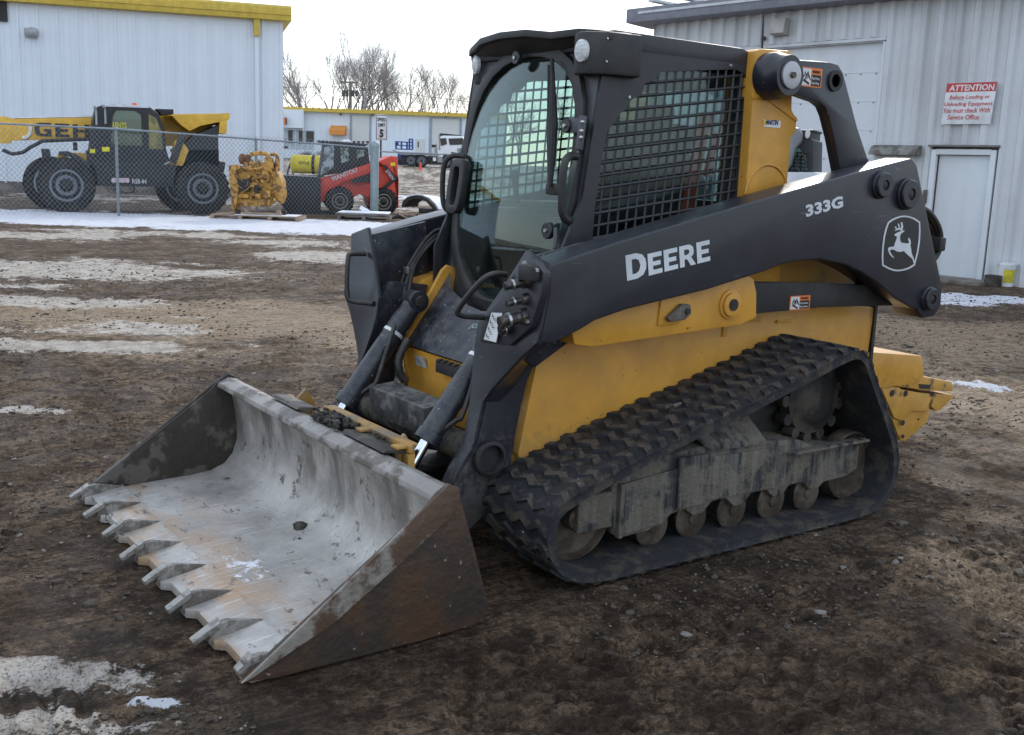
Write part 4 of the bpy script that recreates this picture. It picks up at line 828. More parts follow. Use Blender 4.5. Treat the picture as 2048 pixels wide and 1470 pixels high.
def ground_mat():
    m=bpy.data.materials.new('mud_and_snow'); m.use_nodes=True; N=m.node_tree.nodes; L=m.node_tree.links; b=N['Principled BSDF']
    tc=N.new('ShaderNodeTexCoord')
    def noise(s,d=8,r=.6,st=None):
        n=N.new('ShaderNodeTexNoise'); n.inputs['Scale'].default_value=s; n.inputs['Detail'].default_value=d; n.inputs['Roughness'].default_value=r
        if st:
            mp=N.new('ShaderNodeMapping'); mp.inputs['Scale'].default_value=st; mp.inputs['Rotation'].default_value=(0,0,-.53); L.new(tc.outputs['Object'],mp.inputs[0]); L.new(mp.outputs[0],n.inputs[0])
        else: L.new(tc.outputs['Object'],n.inputs[0])
        return n.outputs['Fac']
    def ramp(f,a,c,x0=0,x1=1):
        r=N.new('ShaderNodeMapRange'); r.interpolation_type='SMOOTHSTEP'; r.inputs[1].default_value=a; r.inputs[2].default_value=c; r.inputs[3].default_value=x0; r.inputs[4].default_value=x1; L.new(f,r.inputs[0]); return r.outputs[0]
    def mix(f,A,B):
        x=N.new('ShaderNodeMix'); x.data_type='RGBA'; L.new(f,x.inputs[0])
        for s,v in ((6,A),(7,B)):
            if isinstance(v,tuple): x.inputs[s].default_value=(*v,1)
            else: L.new(v,x.inputs[s])
        return x.outputs[2]
    def mth(op,a,b_,c=None):
        x=N.new('ShaderNodeMath'); x.operation=op; x.use_clamp=False
        for i,v in enumerate((a,b_,c)):
            if v is None: continue
            if isinstance(v,(int,float)): x.inputs[i].default_value=v
            else: L.new(v,x.inputs[i])
        return x.outputs[0]
    def att(n): a=N.new('ShaderNodeAttribute'); a.attribute_name=n; return a.outputs['Fac']
    c=mix(ramp(noise(1.4),.35,.65),(.100,.070,.048),(.235,.165,.110))
    c=mix(ramp(noise(7,10,.75),.44,.58),c,(.060,.041,.028)); c=mix(ramp(noise(2.6,12,.8),.50,.60,0,.75),c,(.29,.205,.138)); c=mix(ramp(noise(26,8,.75),.52,.60,0,.85),c,(.045,.031,.021)); c=mix(ramp(noise(60,8,.75),.56,.64,0,.6),c,(.17,.125,.085))
    tn=mth('ADD',att('tan'),mth('MULTIPLY',mth('SUBTRACT',noise(9,8,.7),.5),1.3))
    c=mix(ramp(tn,.40,.80),c,(.385,.285,.19))
    c=mix(ramp(noise(55,4,.7),.60,.72),c,(.022,.018,.015))
    c=mix(ramp(noise(80,3,.6),.70,.76),c,(.30,.27,.24))
    def cells(s,a_,b_):
        vo=N.new('ShaderNodeTexVoronoi'); vo.inputs['Scale'].default_value=s; wv=N.new('ShaderNodeMix'); wv.data_type='VECTOR'; wv.inputs[0].default_value=.035; L.new(tc.outputs['Object'],wv.inputs[4]); nn=N.new('ShaderNodeTexNoise'); nn.inputs['Scale'].default_value=s*.8; L.new(tc.outputs['Object'],nn.inputs[0]); L.new(nn.outputs['Color'],wv.inputs[5]); L.new(wv.outputs[1],vo.inputs['Vector'])
        bw=N.new('ShaderNodeRGBToBW'); L.new(vo.outputs['Color'],bw.inputs[0]); return ramp(bw.outputs[0],.25,.75,a_,b_)
    def mulc(c,f):
        x=N.new('ShaderNodeMix'); x.data_type='RGBA'; x.blend_type='MULTIPLY'; x.inputs[0].default_value=1; L.new(c,x.inputs[6]); cb=N.new('ShaderNodeCombineColor'); [L.new(f,cb.inputs[i]) for i in range(3)]; L.new(cb.outputs[0],x.inputs[7]); return x.outputs[2]
    c=mulc(c,cells(95,.78,1.22)); c=mulc(c,cells(38,.80,1.18))
    shade_f=mth('ADD',att('painted_shade'),mth('MULTIPLY',mth('SUBTRACT',noise(5,8,.7),.5),.9)); str_=noise(1.0,10,.7,(30,3.2,1)); c=mix(ramp(str_,.50,.62,0,.65),c,(.034,.024,.017)); c=mix(ramp(noise(1.0,10,.7,(21,2.6,1.3)),.56,.68,0,.5),c,(.16,.12,.082))
    c=mix(ramp(noise(150,6,.7),.50,.62,0,.55),c,(.034,.025,.018))
    shade_mix=N.new('ShaderNodeMix'); shade_mix.data_type='RGBA'; shade_mix.blend_type='MULTIPLY'; L.new(ramp(shade_f,.15,.95,0,1),shade_mix.inputs[0]); L.new(c,shade_mix.inputs[6]); shade_mix.inputs[7].default_value=(.74,.72,.70,1); c=shade_mix.outputs[2]  # multiplies the mud colour darker where foreground shade is painted in
    d=mth('ADD',att('dirty'),mth('ADD',mth('MULTIPLY',mth('SUBTRACT',noise(34,12,.8),.5),1.5),mth('MULTIPLY',mth('SUBTRACT',noise(6,8,.7),.5),1.5)))
    fd=mth('MULTIPLY',ramp(d,.57,.70),ramp(noise(75,8,.75),.40,.50,.25,1)); c=mix(fd,c,mix(ramp(noise(6,7,.65),.35,.65),(.40,.35,.29),(.66,.60,.53)))
    s_=mth('ADD',att('snow'),mth('ADD',mth('MULTIPLY',mth('SUBTRACT',noise(30,10,.75),.5),.7),mth('MULTIPLY',mth('SUBTRACT',noise(6,8,.7),.5),.8)))
    fs=ramp(s_,.50,.58); c=mix(fs,c,mix(ramp(noise(4,6),.35,.7),(.78,.79,.84),(.66,.66,.70)))
    L.new(c,b.inputs['Base Color'])
    r=mix(ramp(noise(2.2,5),.40,.62),(.6,)*3,(.95,)*3); r2=N.new('ShaderNodeRGBToBW'); L.new(r,r2.inputs[0]); L.new(r2.outputs[0],b.inputs['Roughness']); b.inputs['Specular IOR Level'].default_value=.12
    bn=N.new('ShaderNodeBump'); bn.inputs['Strength'].default_value=1.0; bn.inputs['Distance'].default_value=.035
    h=mth('ADD',mth('MULTIPLY',noise(24,8,.7),.8),mth('ADD',mth('MULTIPLY',noise(90,5,.7),.5),mth('MULTIPLY',str_,.5))); L.new(h,bn.inputs['Height']); L.new(bn.outputs[0],b.inputs['Normal'])
    return m
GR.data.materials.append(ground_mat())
# loose crumbs of mud and stones
def crumbs():
    rn=np.random.RandomState(5); rr=random.Random(5); base=[]
    for k in range(6):
        bm=bmesh.new(); bmesh.ops.create_icosphere(bm,subdivisions=1,radius=1)
        for v in bm.verts: v.co*=rr.uniform(.6,1.25)
        base.append((np.array([v.co[:] for v in bm.verts]),np.array([[v.index for v in f.verts] for f in bm.faces]))); bm.free()
    VV=[];FF=[];MI=[];o=0
    n=0
    while n<38000:
        r=2.2*math.exp(rr.uniform(0,2.1)); a=YAW+rr.uniform(-.56,.56); x=CAM.x+r*math.cos(a); y=CAM.y+r*math.sin(a)
        if abs(x)<1.0 and -1.8<y<1.7: n+=1; continue
        if vnoise(np.array([x*1.4]),np.array([y*1.4]),77)[0]<.34: n+=1; continue
        v,f=base[rr.randrange(6)]; s=.0028*math.exp(rr.gauss(0,.65))*(1+r*.10); s=min(s,.022); c,sn=math.cos(rr.uniform(0,6.3)),math.sin(rr.uniform(0,6.3))
        p=v*np.array([s*1.2,s,s*.75]); p=np.stack([p[:,0]*c-p[:,1]*sn,p[:,0]*sn+p[:,1]*c,p[:,2]],1)+np.array([x,y,0]); VV.append((p,x,y)); FF.append(f+o); o+=len(v); MI+= [0 if rr.random()<.93 else 1]*len(f); n+=1
    from mathutils.bvhtree import BVHTree
    dg=bpy.context.evaluated_depsgraph_get(); dg.update(); P=[]
    inv=GR
    for p,x,y in VV:
        ok,loc,nn,fi=inv.ray_cast(Vector((x,y,1)),Vector((0,0,-1))); z=loc.z if ok else 0; p[:,2]+=z+.002; P.append(p)
    V=np.concatenate(P); F=np.concatenate(FF); me=bpy.data.meshes.new('gravel'); me.from_pydata(V.tolist(),[],F.tolist())
    me.materials.append(pmat('mud_crumb',(.055,.042,.032),(.10,.08,.06),sc=3,rough=.95)); me.materials.append(pmat('pale_crumb',(.19,.17,.15),rough=.8)); me.polygons.foreach_set('material_index',MI)
    ob=bpy.data.objects.new('gravel',me); COL.objects.link(ob); tag(ob,'loose crumbs of mud and small stones strewn over the yard','gravel',kind='stuff')
crumbs()
# =================================================================== background frames
class Fr:
    """local frame on the ground: +x to the picture's right turned by th, +y away, +z up"""
    def __init__(s,px,py,th=0,z=None,name='thing',label='',cat='',group=None,dist=None):
        if dist: d=ray(px,py); s.o=CAM+d*dist; s.o.z=gz(s.o.x,s.o.y)
        else: s.o=gp(px,py) if z is None else hz(px,py,z)
        s.u=(RH*math.cos(th)+FH*math.sin(th)).normalized(); s.v=Vector((-s.u.y,s.u.x,0)); s.rz=math.atan2(s.u.y,s.u.x)
        s.e=empty(name,s.o,s.rz,label,cat,group)
    def __call__(s,px,py,v=0):
        p=hit(px,py,s.o+s.v*v,s.v)-s.o; return (p.dot(s.u),p.z)
    def poly(s,P,v=0): return [s(a,b,v) for a,b in P]
    def part(s,name,mat,P,v0,v1,vr=0,bevel=0,parent=None,px=True,**k):
        e=MB(); e.py(s.poly(P,vr) if px else P,v0,v1); return e.build(name,mat,parent or s.e,bevel=bevel,**k)
m_wall=pmat('white_metal_siding',(.74,.79,.85),sc=.35,rough=.5,tone=.02)
m_wally=pmat('yellow_trim',(.60,.43,.06),rough=.5)
m_wallg=pmat('weathered_metal_siding',(.64,.66,.68),(.60,.61,.62),sc=.8,rough=.5,rain=((.38,.37,.37),2.5,.5),tone=.03,speck=((.15,.13,.12),9,.79))
m_white2=pmat('white_painted_panel',(.68,.71,.74),rough=.5,rain=((.58,.57,.55),3,.3),tone=.02)
m_conc=pmat('old_concrete',(.22,.19,.16),(.12,.10,.09),sc=2,rough=.9)
m_dglass=pmat('dark_window',(.03,.025,.025),rough=.15)
m_galv=pmat('galvanised_steel',(.27,.31,.34),rough=.45,metal=.45)
m_mesh=pmat('chain_link_wire',(.22,.24,.26),rough=.5,metal=.5)
m_tyre=pmat('tyre_rubber',(.018,.018,.019),(.035,.03,.026),sc=4,rough=.85)
m_rim=pmat('grey_rim',(.28,.31,.35),rough=.5)
m_wood=pmat('pallet_wood',(.36,.27,.19),(.25,.18,.13),sc=4,rough=.85,stretch=(1,6,6))
m_snow=pmat('snow_cover',(.80,.82,.88),rough=.8,bump=.3,bsc=12)
def ribs(mb,w_,h0,hfn,pitch,dep,wid,y0=0,x0=0):
    n=int(w_/pitch)
    for i in range(n+1):
        x=x0+i*pitch; mb.box((x,y0-dep/2,(h0+hfn(x))/2),(wid,dep,hfn(x)-h0))
# ---- left building
pA=hz(563,405); pB=hz(20,392); ud=(pA-pB); ud.z=0; ud.normalize(); nrmL=Vector((ud.y,-ud.x,0))
if nrmL.dot(CAM-pA)<0: nrmL=-nrmL
LB=empty('metal_building',pA,math.atan2(ud.y,ud.x),'tall white metal building with a yellow eave trim behind the telehandler','building')
# local: x along wall to the right (0 at the corner, negative to the left), +y away from the camera
def lb(px,py): p=hit(px,py,pA,nrmL)-pA; return (p.dot(ud),p.z)
ex,ez=lb(566,42); e=MB(); WL=46
e.box((ex-WL/2,9,ez/2+.25),(WL,18,ez-.5)); ribs(e,WL,.45,lambda x:ez-.02,.62,.05,.06,0,ex-WL+.03)
for i in range(int(WL/.62)): 
    for k in (.2,.41): e.box((ex-WL+.62*i+k,-.008,ez/2+.2),(.03,.016,ez-.5))
wl=e.build('wall',m_wall,LB,smooth=0)
e=MB(); e.box((ex-WL/2,9,.22),(WL-.1,17.9,.5)); e.build('base_wall',m_conc,LB)
e=MB(); e.px([(-.32,ez-.02),(-.32,ez+.42),(-.26,ez+.5),(9,ez+1.25),(18.3,ez+.5),(18.3,ez-.02),(0,ez-.02)],ex-WL,ex+.28); e.build('roof',m_wally,LB,bevel=.03)
e=MB(); e.box((ex-WL/2,-.34,ez+.22),(WL+.5,.03,.10)); e.build('gutter',m_wally,LB)
ds=lb(513,60)[0]; e=MB(); e.box((ds,-.16,ez-.28),(.2,.2,.62)); e.build('gutter_outlet',m_wally,LB); e=MB(); e.box((ds,-.10,ez/2-.1),(.14,.1,ez-.9)); e.build('downspout',m_wall,LB)
lx,lz=lb(66,66); e=MB(); e.sphere((lx,-.18,lz),.22,(1,.8,.8),3); e.box((lx-.1,-.03,lz),(.3,.1,.3)); e.build('wall_lamp',pmat('grey_lamp',(.35,.36,.38),rough=.4),LB,smooth=40)
e=MB(); e.box((lb(3,18)[0],-.05,lb(3,18)[1]),(.35,.12,.8)); e.build('wall_vent',m_flat,LB)
# ---- right building
aR=hz(1955,565); dwR=Vector((.9944,.10557,0)); nR=Vector((-dwR.y,dwR.x,0))   # nR points back towards the yard (+y)
RB=empty('service_building',aR,math.atan2(dwR.y,dwR.x),'weathered corrugated metal service building with a roll-up door and a white man door','building')
def rbp(px,py): p=hit(px,py,aR,nR)-aR; return (p.dot(dwR),p.z)      # local x grows to the picture's left
E1=rbp(1310,60)[0]; gx0,gz1=rbp(1770,83); gx1=rbp(1583,97)[0]; gx1=gx0+3.6
top=4.62
# corrugated wall as one folded sheet, with openings left for the doors
def corr(mb,x0,x1,z0,z1):
    pts=[];x=x0;pit=.305
    xs=[]
    k=math.floor(x0/pit)
    while k*pit<x1+pit:
        for o_,d_ in ((0,0),(.09,0),(.13,.055),(.22,.055),(.26,0)): xs.append((k*pit+o_,d_))
        k+=1
    def dep(x):
        for i in range(len(xs)-1):
            if xs[i][0]<=x<=xs[i+1][0]:
                t=(x-xs[i][0])/max(1e-6,xs[i+1][0]-xs[i][0]); return xs[i][1]*(1-t)+xs[i+1][1]*t
        return 0
    P=[(x0,dep(x0))]+[p for p in xs if x0<p[0]<x1]+[(x1,dep(x1))]
    for i in range(len(P)-1):
        (a,da),(b_,db)=P[i],P[i+1]; mb.quad((a,da,z0),(b_,db,z0),(b_,db,z1),(a,da,z1))
e=MB(); corr(e,-9,-.12,0,top); corr(e,-.12,1.02,2.22,top); corr(e,1.02,gx0-.02,0,top); corr(e,gx0-.02,gx1+.02,gz1+.08,top); corr(e,gx1+.02,E1,0,top)
bmesh.ops.remove_doubles(e.bm,verts=e.bm.verts,dist=1e-4)

for zz_ in (.25,1.15,2.25,3.35,4.35):
    for i_ in range(-28,int(E1/.305)):
        x_=i_*.305+.175
        if -.1<x_<1.1 and zz_<2.2 or gx0-.1<x_<gx1+.1 and zz_<gz1+.2: continue
        e.box((x_,.060,zz_),(.014,.012,.014))
e.box(((E1-9)/2,-6,top/2),(E1+9-.02,11.6,top-.02)); e.build('wall',m_wallg,RB,smooth=0)
e=MB(); ev=[(-.25,top-.02),(.42,top+.02),(.42,top+.30),(-.25,top+.36),(-12.5,top+1.2),(-12.5,top-.02)]
e.px(ev,-9,E1+.45); e.build('roof',pmat('grey_fascia',(.20,.20,.23),rough=.55),RB,bevel=.02)
e=MB(); 
for k in range(14): e.box((E1-.3-.72*k,-.2,top+.40),(.16,1.4,.05))
e.build('roof_rib',m_wallg,RB)
e=MB(); e.box(((E1-9)/2,.43,top+.20),(E1+9.2,.02,.05)); e.build('fascia_lip',m_wallg,RB)
e=MB(); e.box(((gx0+gx1)/2,-.10,gz1/2),(gx1-gx0,.06,gz1)); 
for k in range(1,9): e.box(((gx0+gx1)/2,-.068,gz1*k/8.),(gx1-gx0,.008,.014))
gd=e.build('rollup_door',m_white2,RB); e=MB()
for k in range(1,8): 
    for j in range(12): e.box((gx0+.15+j*.3,-.064,gz1*k/8.-.03),(.02,.01,.02))
e.build('door_rivet',m_conc,gd)
e=MB(); e.box(((gx0+gx1)/2,.045,gz1+.045),(gx1-gx0+.1,.03,.05)); e.box(((gx0+gx1)/2,-.05,gz1+.01),(gx1-gx0,.14,.02)); e.build('door_header',m_wallg,gd)
e=MB(); e.box((gx0-.01,-.03,gz1/2),(.05,.12,gz1)); e.build('door_jamb',m_white2,gd)
e=MB(); e.box((.45,-.04,1.03),(.90,.05,2.04)); md=e.build('man_door',pmat('white_door_paint',(.66,.70,.74),rough=.45,rain=((.52,.49,.43),2,.3),tone=.02),RB,bevel=.004)
e=MB(); e.box((-.045,.0,1.07),(.09,.14,2.14)); e.box((.965,.0,1.07),(.09,.14,2.14)); e.box((.46,.0,2.105),(.94,.14,.09)); e.build('door_frame',m_white2,md,bevel=.003)
e=MB(); e.box((.915,-.01,1.03),(.015,.02,2.0)); e.build('door_seal',pmat('brown_seal',(.12,.05,.04)),md)
e=MB(); e.box((.46,.045,2.20),(1.20,.14,.03)); e.build('drip_cap',pmat('brown_cap',(.16,.14,.13)),md)
e=MB(); e.box((1.03,.085,1.36),(.06,.05,.22)); e.build('door_box',m_conc,md)
e=MB(); e.box((.4,.35,.03),(1.5,.7,.06)); e.build('door_slab',m_conc,RB,bevel=.01)
# curved lamp hood beside the door, flood lamp above the roll-up door
qx0,qz0=rbp(1752,298); qx1,qz1=rbp(1846,298); e=MB(); pr=[]
for k in range(9): a=math.pi/2*k/8; pr.append((.04+.20*math.sin(a),qz0-.10+.17*math.cos(a)))
pr+= [(.04,qz0-.10)]
e.prism(pr,qx1+.0,qx0,lambda u,v,w_:(w_,u,v)); e.build('lamp_hood',pmat('dusty_grey_hood',(.22,.22,.20),(.12,.10,.09),sc=5,rough=.7),RB,smooth=30)
fx_,fz_=rbp(1568,58); e=MB(); e.px([(.04,fz_-.14),(.04,fz_+.16),(.20,fz_+.18),(.26,fz_-.10)],fx_-.16,fx_+.16); e.build('flood_lamp',pmat('tan_lamp',(.40,.38,.34),rough=.5),RB,bevel=.01)
e=MB(); a,b=rbp(1598,75)[0],rbp(1530,77)
e.lathe([(0,.04),(.03,.04)],(rbp(1530,77)[0],.03,rbp(1530,77)[1]),'y',12); e.build('vent_cap',m_flat,RB)
# sign
SG=empty('warning_sign',aR+dwR*.455+nR*.075+Vector((0,0,2.88)),math.atan2(-dwR.y,-dwR.x),'white and red ATTENTION sign about loading equipment above the white man door','sign')
# SG local: +x to the picture's right, -y towards the yard
c4=[rbp(*p) for p in ((1898,165),(1998,164),(1986,249),(1885,247))]
sgw=abs(c4[0][0]-c4[1][0]); sgh=abs(c4[0][1]-c4[3][1])
e=MB(); sh=[(-sgw/2+.02,.33),(sgw/2+.02,.33),(sgw/2-.02,-.33),(-sgw/2-.02,-.33)]; e.prism(sh,-.006,.006,lambda u,v,w_:(u,w_,v)); e.build('board',m_white,SG,bevel=.002)
m_red=pmat('red_sign_paint',(.55,.05,.045),rough=.45)
e=MB(); e.prism([(-sgw/2+.02,.328),(sgw/2+.02,.328),(sgw/2+.008,.185),(-sgw/2+.012,.185)],-.0085,-.0065,lambda u,v,w_:(u,w_,v)); e.build('red_band',m_red,SG,smooth=0)
for t,x0,wd,z0,h,mt in (('ATTENTION',-.355,.76,.205,.095,m_white),('Before Loading or',-.33,.68,.075,.075,m_red),('Unloading Equipment',-.41,.81,-.035,.078,m_red),('You must check With',-.42,.79,-.145,.075,m_red),('Service Office',-.33,.53,-.255,.075,m_red)):
    text('lettering',t,(x0,-.0095,z0),(1,0,0),(0,0,1),.1,mt,SG,bold=.003 if t[0]=='A' else .0012,width=wd,height=h*1.05,th=.001,shear=.12)
e=MB(); e.box((-.22,-.0095,.064),(.25,.001,.004)); e.build('underline',m_red,SG)
# pail and block by the wall
F=Fr(2008,574,0,z=0,name='pail',label='white plastic pail with a yellow label at the foot of the corrugated wall',cat='pail')
F.e.location=hz(2010,572); k=.135
e=MB(); e.lathe([(0,k*.86),(.30,k),(.30,k*1.06),(.315,k*1.06),(.315,k*.98),(.335,k*.98),(.335,k*1.08),(.36,k*1.08),(.365,k*.9)],(0,0,0),'z',28); e.build('bucket_body',m_white,F.e)
e=MB(); 
for i in range(9):
    a=-math.pi/2-.75+1.5*i/8; b_=-math.pi/2-.75+1.5*(i+1)/8
    if i<8: e.quad((math.cos(a)*k*.915,math.sin(a)*k*.915,.06),(math.cos(b_)*k*.915,math.sin(b_)*k*.915,.06),(math.cos(b_)*k*1.003,math.sin(b_)*k*1.003,.27),(math.cos(a)*k*1.003,math.sin(a)*k*1.003,.27))
e.build('yellow_label',pmat('yellow_label',(.62,.52,.03),(.45,.42,.05),sc=12,rough=.6),F.e)
e=MB(); e.tube([(-k*1.05,0,.30),(-k*1.2,-.02,.38),(0,-.03,.42),(k*1.2,-.02,.38),(k*1.05,0,.30)],.004,6); e.build('handle',m_bolt,F.e)
q=hz(1976,573); e=MB(); e.box((0,0,.09),(.22,.16,.18)); o=e.build('concrete_block',pmat('dark_block',(.05,.04,.035),(.09,.08,.07),sc=8,rough=.9,bump=.5),None,bevel=.012); o.location=q+Vector((0,-.12,0)); tag(o,'small dark block against the wall between the man door and the pail','block')
# =================================================================== chain link fence
def fence():
    A=hz(238,432); B=hz(748,435); d=(B-A); L0=d.length; d.normalize(); rz=math.atan2(d.y,d.x)
    F_=empty('chain_link_fence',A,rz,'galvanised chain link fence with a pipe top rail in front of the telehandler','fence')
    def loc(px,py):
        n=Vector((-d.y,d.x,0)); p=hit(px,py,A,n)-A; return (p.dot(d),p.z)
    xl=loc(-60,300)[0]; H=loc(238,258)[1]; xr=L0-.2
    fl=lambda x: H+(loc(735,295)[1]-H)*max(0,x)/xr
    e=MB(); e.tube([(xl,0,H),(0,0,H),(xr,0,fl(xr))],.024,8); e.build('top_rail',m_galv,F_,smooth=60)
    for x in (0,loc(513,300)[0],xl+.3):
        e=MB(); e.cyl((x,.03,-.1),(x,.03,fl(x)-.02),.038,n=12); e.lathe([(-.03,.05),(.03,.05),(.05,.03)],(x,.03,fl(x)),'z',12); e.build('post',m_galv,F_,smooth=60)
    e=MB(); r=.0042; D=.118; n0=int(xl/D)-1; n1=int(xr/D)+int(H/D)+2
    def wire(a,b):
        a=Vector(a);b=Vector(b)
        e.tube([a,b],r,3,cap=False)
    Hh=H-.02
    for k in range(n0-int(H/D),n1):
        for sgn in (1,-1):
            x0=k*D; z0,z1=.03,Hh; xa,xb=(x0,x0+(z1-z0)*.88) if sgn>0 else (x0+(z1-z0)*.88,x0)
            # clip to [xl,xr]
            if max(xa,xb)<xl or min(xa,xb)>xr: continue
            def cl(x): return z0+(x-xa)/(xb-xa)*(z1-z0)
            lo,hi=sorted((xa,xb)); lo2,hi2=max(lo,xl),min(hi,xr)
            wire((lo2,-.03+sgn*.002,cl(lo2)),(hi2,-.03+sgn*.002,cl(hi2)))
    for k in range(int((xr-xl)/D)):
        if k%2==0: x=xl+k*D; e.tube([(x,-.03,Hh),(x+.01,-.03,fl(x)+.07)],.003,3,cap=False)
    o=e.build('wire_mesh',m_mesh,F_,smooth=0)
    # end post: thick grey pipe with a domed cap
    e=MB(); e.cyl((0,0,-.1),(0,0,fl(xr)+.02),.125,n=24); e.lathe([(0,.14),(.07,.14),(.13,.11),(.17,.05)],(0,0,fl(xr)+.02),'z',24)
    for z in (.5,1.3,1.75): e.lathe([(-.02,.128),(.02,.128)],(0,0,z),'z',24)
    o=e.build('gate_post',pmat('grey_post_paint',(.27,.33,.35),rough=.5,metal=.2),F_,smooth=50); o.location=(L0,0,0)
    # light rail running on behind the end post
    C=gp(760,421); G=empty('rail_fence',C,0,'thin pipe rail fence running right from the thick domed post','fence')
    fr=Fr(760,421,.35,name='tmpf'); fr.e.name='x'
    bpy.data.objects.remove(fr.e); G.location=fr.o; G.rotation_euler=(0,0,fr.rz)
    a=fr(760,303); b=fr(925,310); c=fr(1010,315)
    e=MB(); e.tube([(a[0],0,a[1]),(b[0],0,b[1]),(c[0],0,c[1])],.022,6); e.build('top_rail',m_galv,G,smooth=60)
    for x in (c[0],): e=MB(); e.cyl((x,0,-.3),(x,0,c[1]),.03,n=8); e.build('post',m_galv,G)
    e=MB()
    for k in range(int(c[0]/.12)):
        for sg in (1,-1):
            x=k*.12; e.tube([(x if sg>0 else x+1.2,0,.0),(x+1.2 if sg>0 else x,0,a[1]-.1)],.0016,3,cap=False)
    e.build('wire_mesh',m_mesh,G,smooth=0)
fence()
# =================================================================== wheels
def wheel(parent,c,R,w_,rr,ax,mt=m_tyre,mr=m_rim,name='wheel',lugs=0,bolts=8,y=Vector((0,1,0))):
    """c centre of outer face; wheel extends away from the camera along +y"""
    ax=(Vector((0,1,0)),Vector((1,0,0)),Vector((0,0,1)))
    e=MB(); e.lathe([(.03,rr),(.0,rr*1.04),(-.015,R*.72),(.0,R*.9),(.04,R*.985),(.08,R),(w_-.08,R),(w_-.03,R*.98),(w_,R*.9),(w_-.02,rr)],c,ax,40)
    if lugs:
        for k in range(lugs):
            a=2*math.pi*k/lugs; rot=Matrix.Rotation(-a,3,'Y')
            e.box(Vector(c)+Vector((math.cos(a)*R,w_*.27,math.sin(a)*R)),(.06,w_*.5,2*math.pi*R/lugs*.5),rot@Matrix.Rotation(.35,3,'X'))
            a+=math.pi/lugs; rot=Matrix.Rotation(-a,3,'Y'); e.box(Vector(c)+Vector((math.cos(a)*R,w_*.73,math.sin(a)*R)),(.06,w_*.5,2*math.pi*R/lugs*.5),rot@Matrix.Rotation(-.35,3,'X'))
    wl_=e.build('wheel',mt,parent,smooth=40)
    e=MB(); e.lathe([(.06,rr*1.02),(-.015,rr*1.04),(-.02,rr*.96),(.05,rr*.86),(.10,rr*.72),(.02,rr*.66),(.0,rr*.60),(.03,rr*.40),(.10,rr*.38)],c,ax,36); rm=e.build('rim',mr,wl_,smooth=40)
    e=MB(); e.lathe([(.12,rr*.40),(.02,rr*.38),(-.03,rr*.30),(-.05,rr*.16)],c,ax,20)
    for k in range(bolts): a=2*math.pi*k/bolts; e.cyl(Vector(c)+Vector((math.cos(a)*rr*.45,-.02,math.sin(a)*rr*.45)),Vector(c)+Vector((math.cos(a)*rr*.45,.06,math.sin(a)*rr*.45)),rr*.045,n=8)
    e.build('hub',m_flat,wl_); return wl_
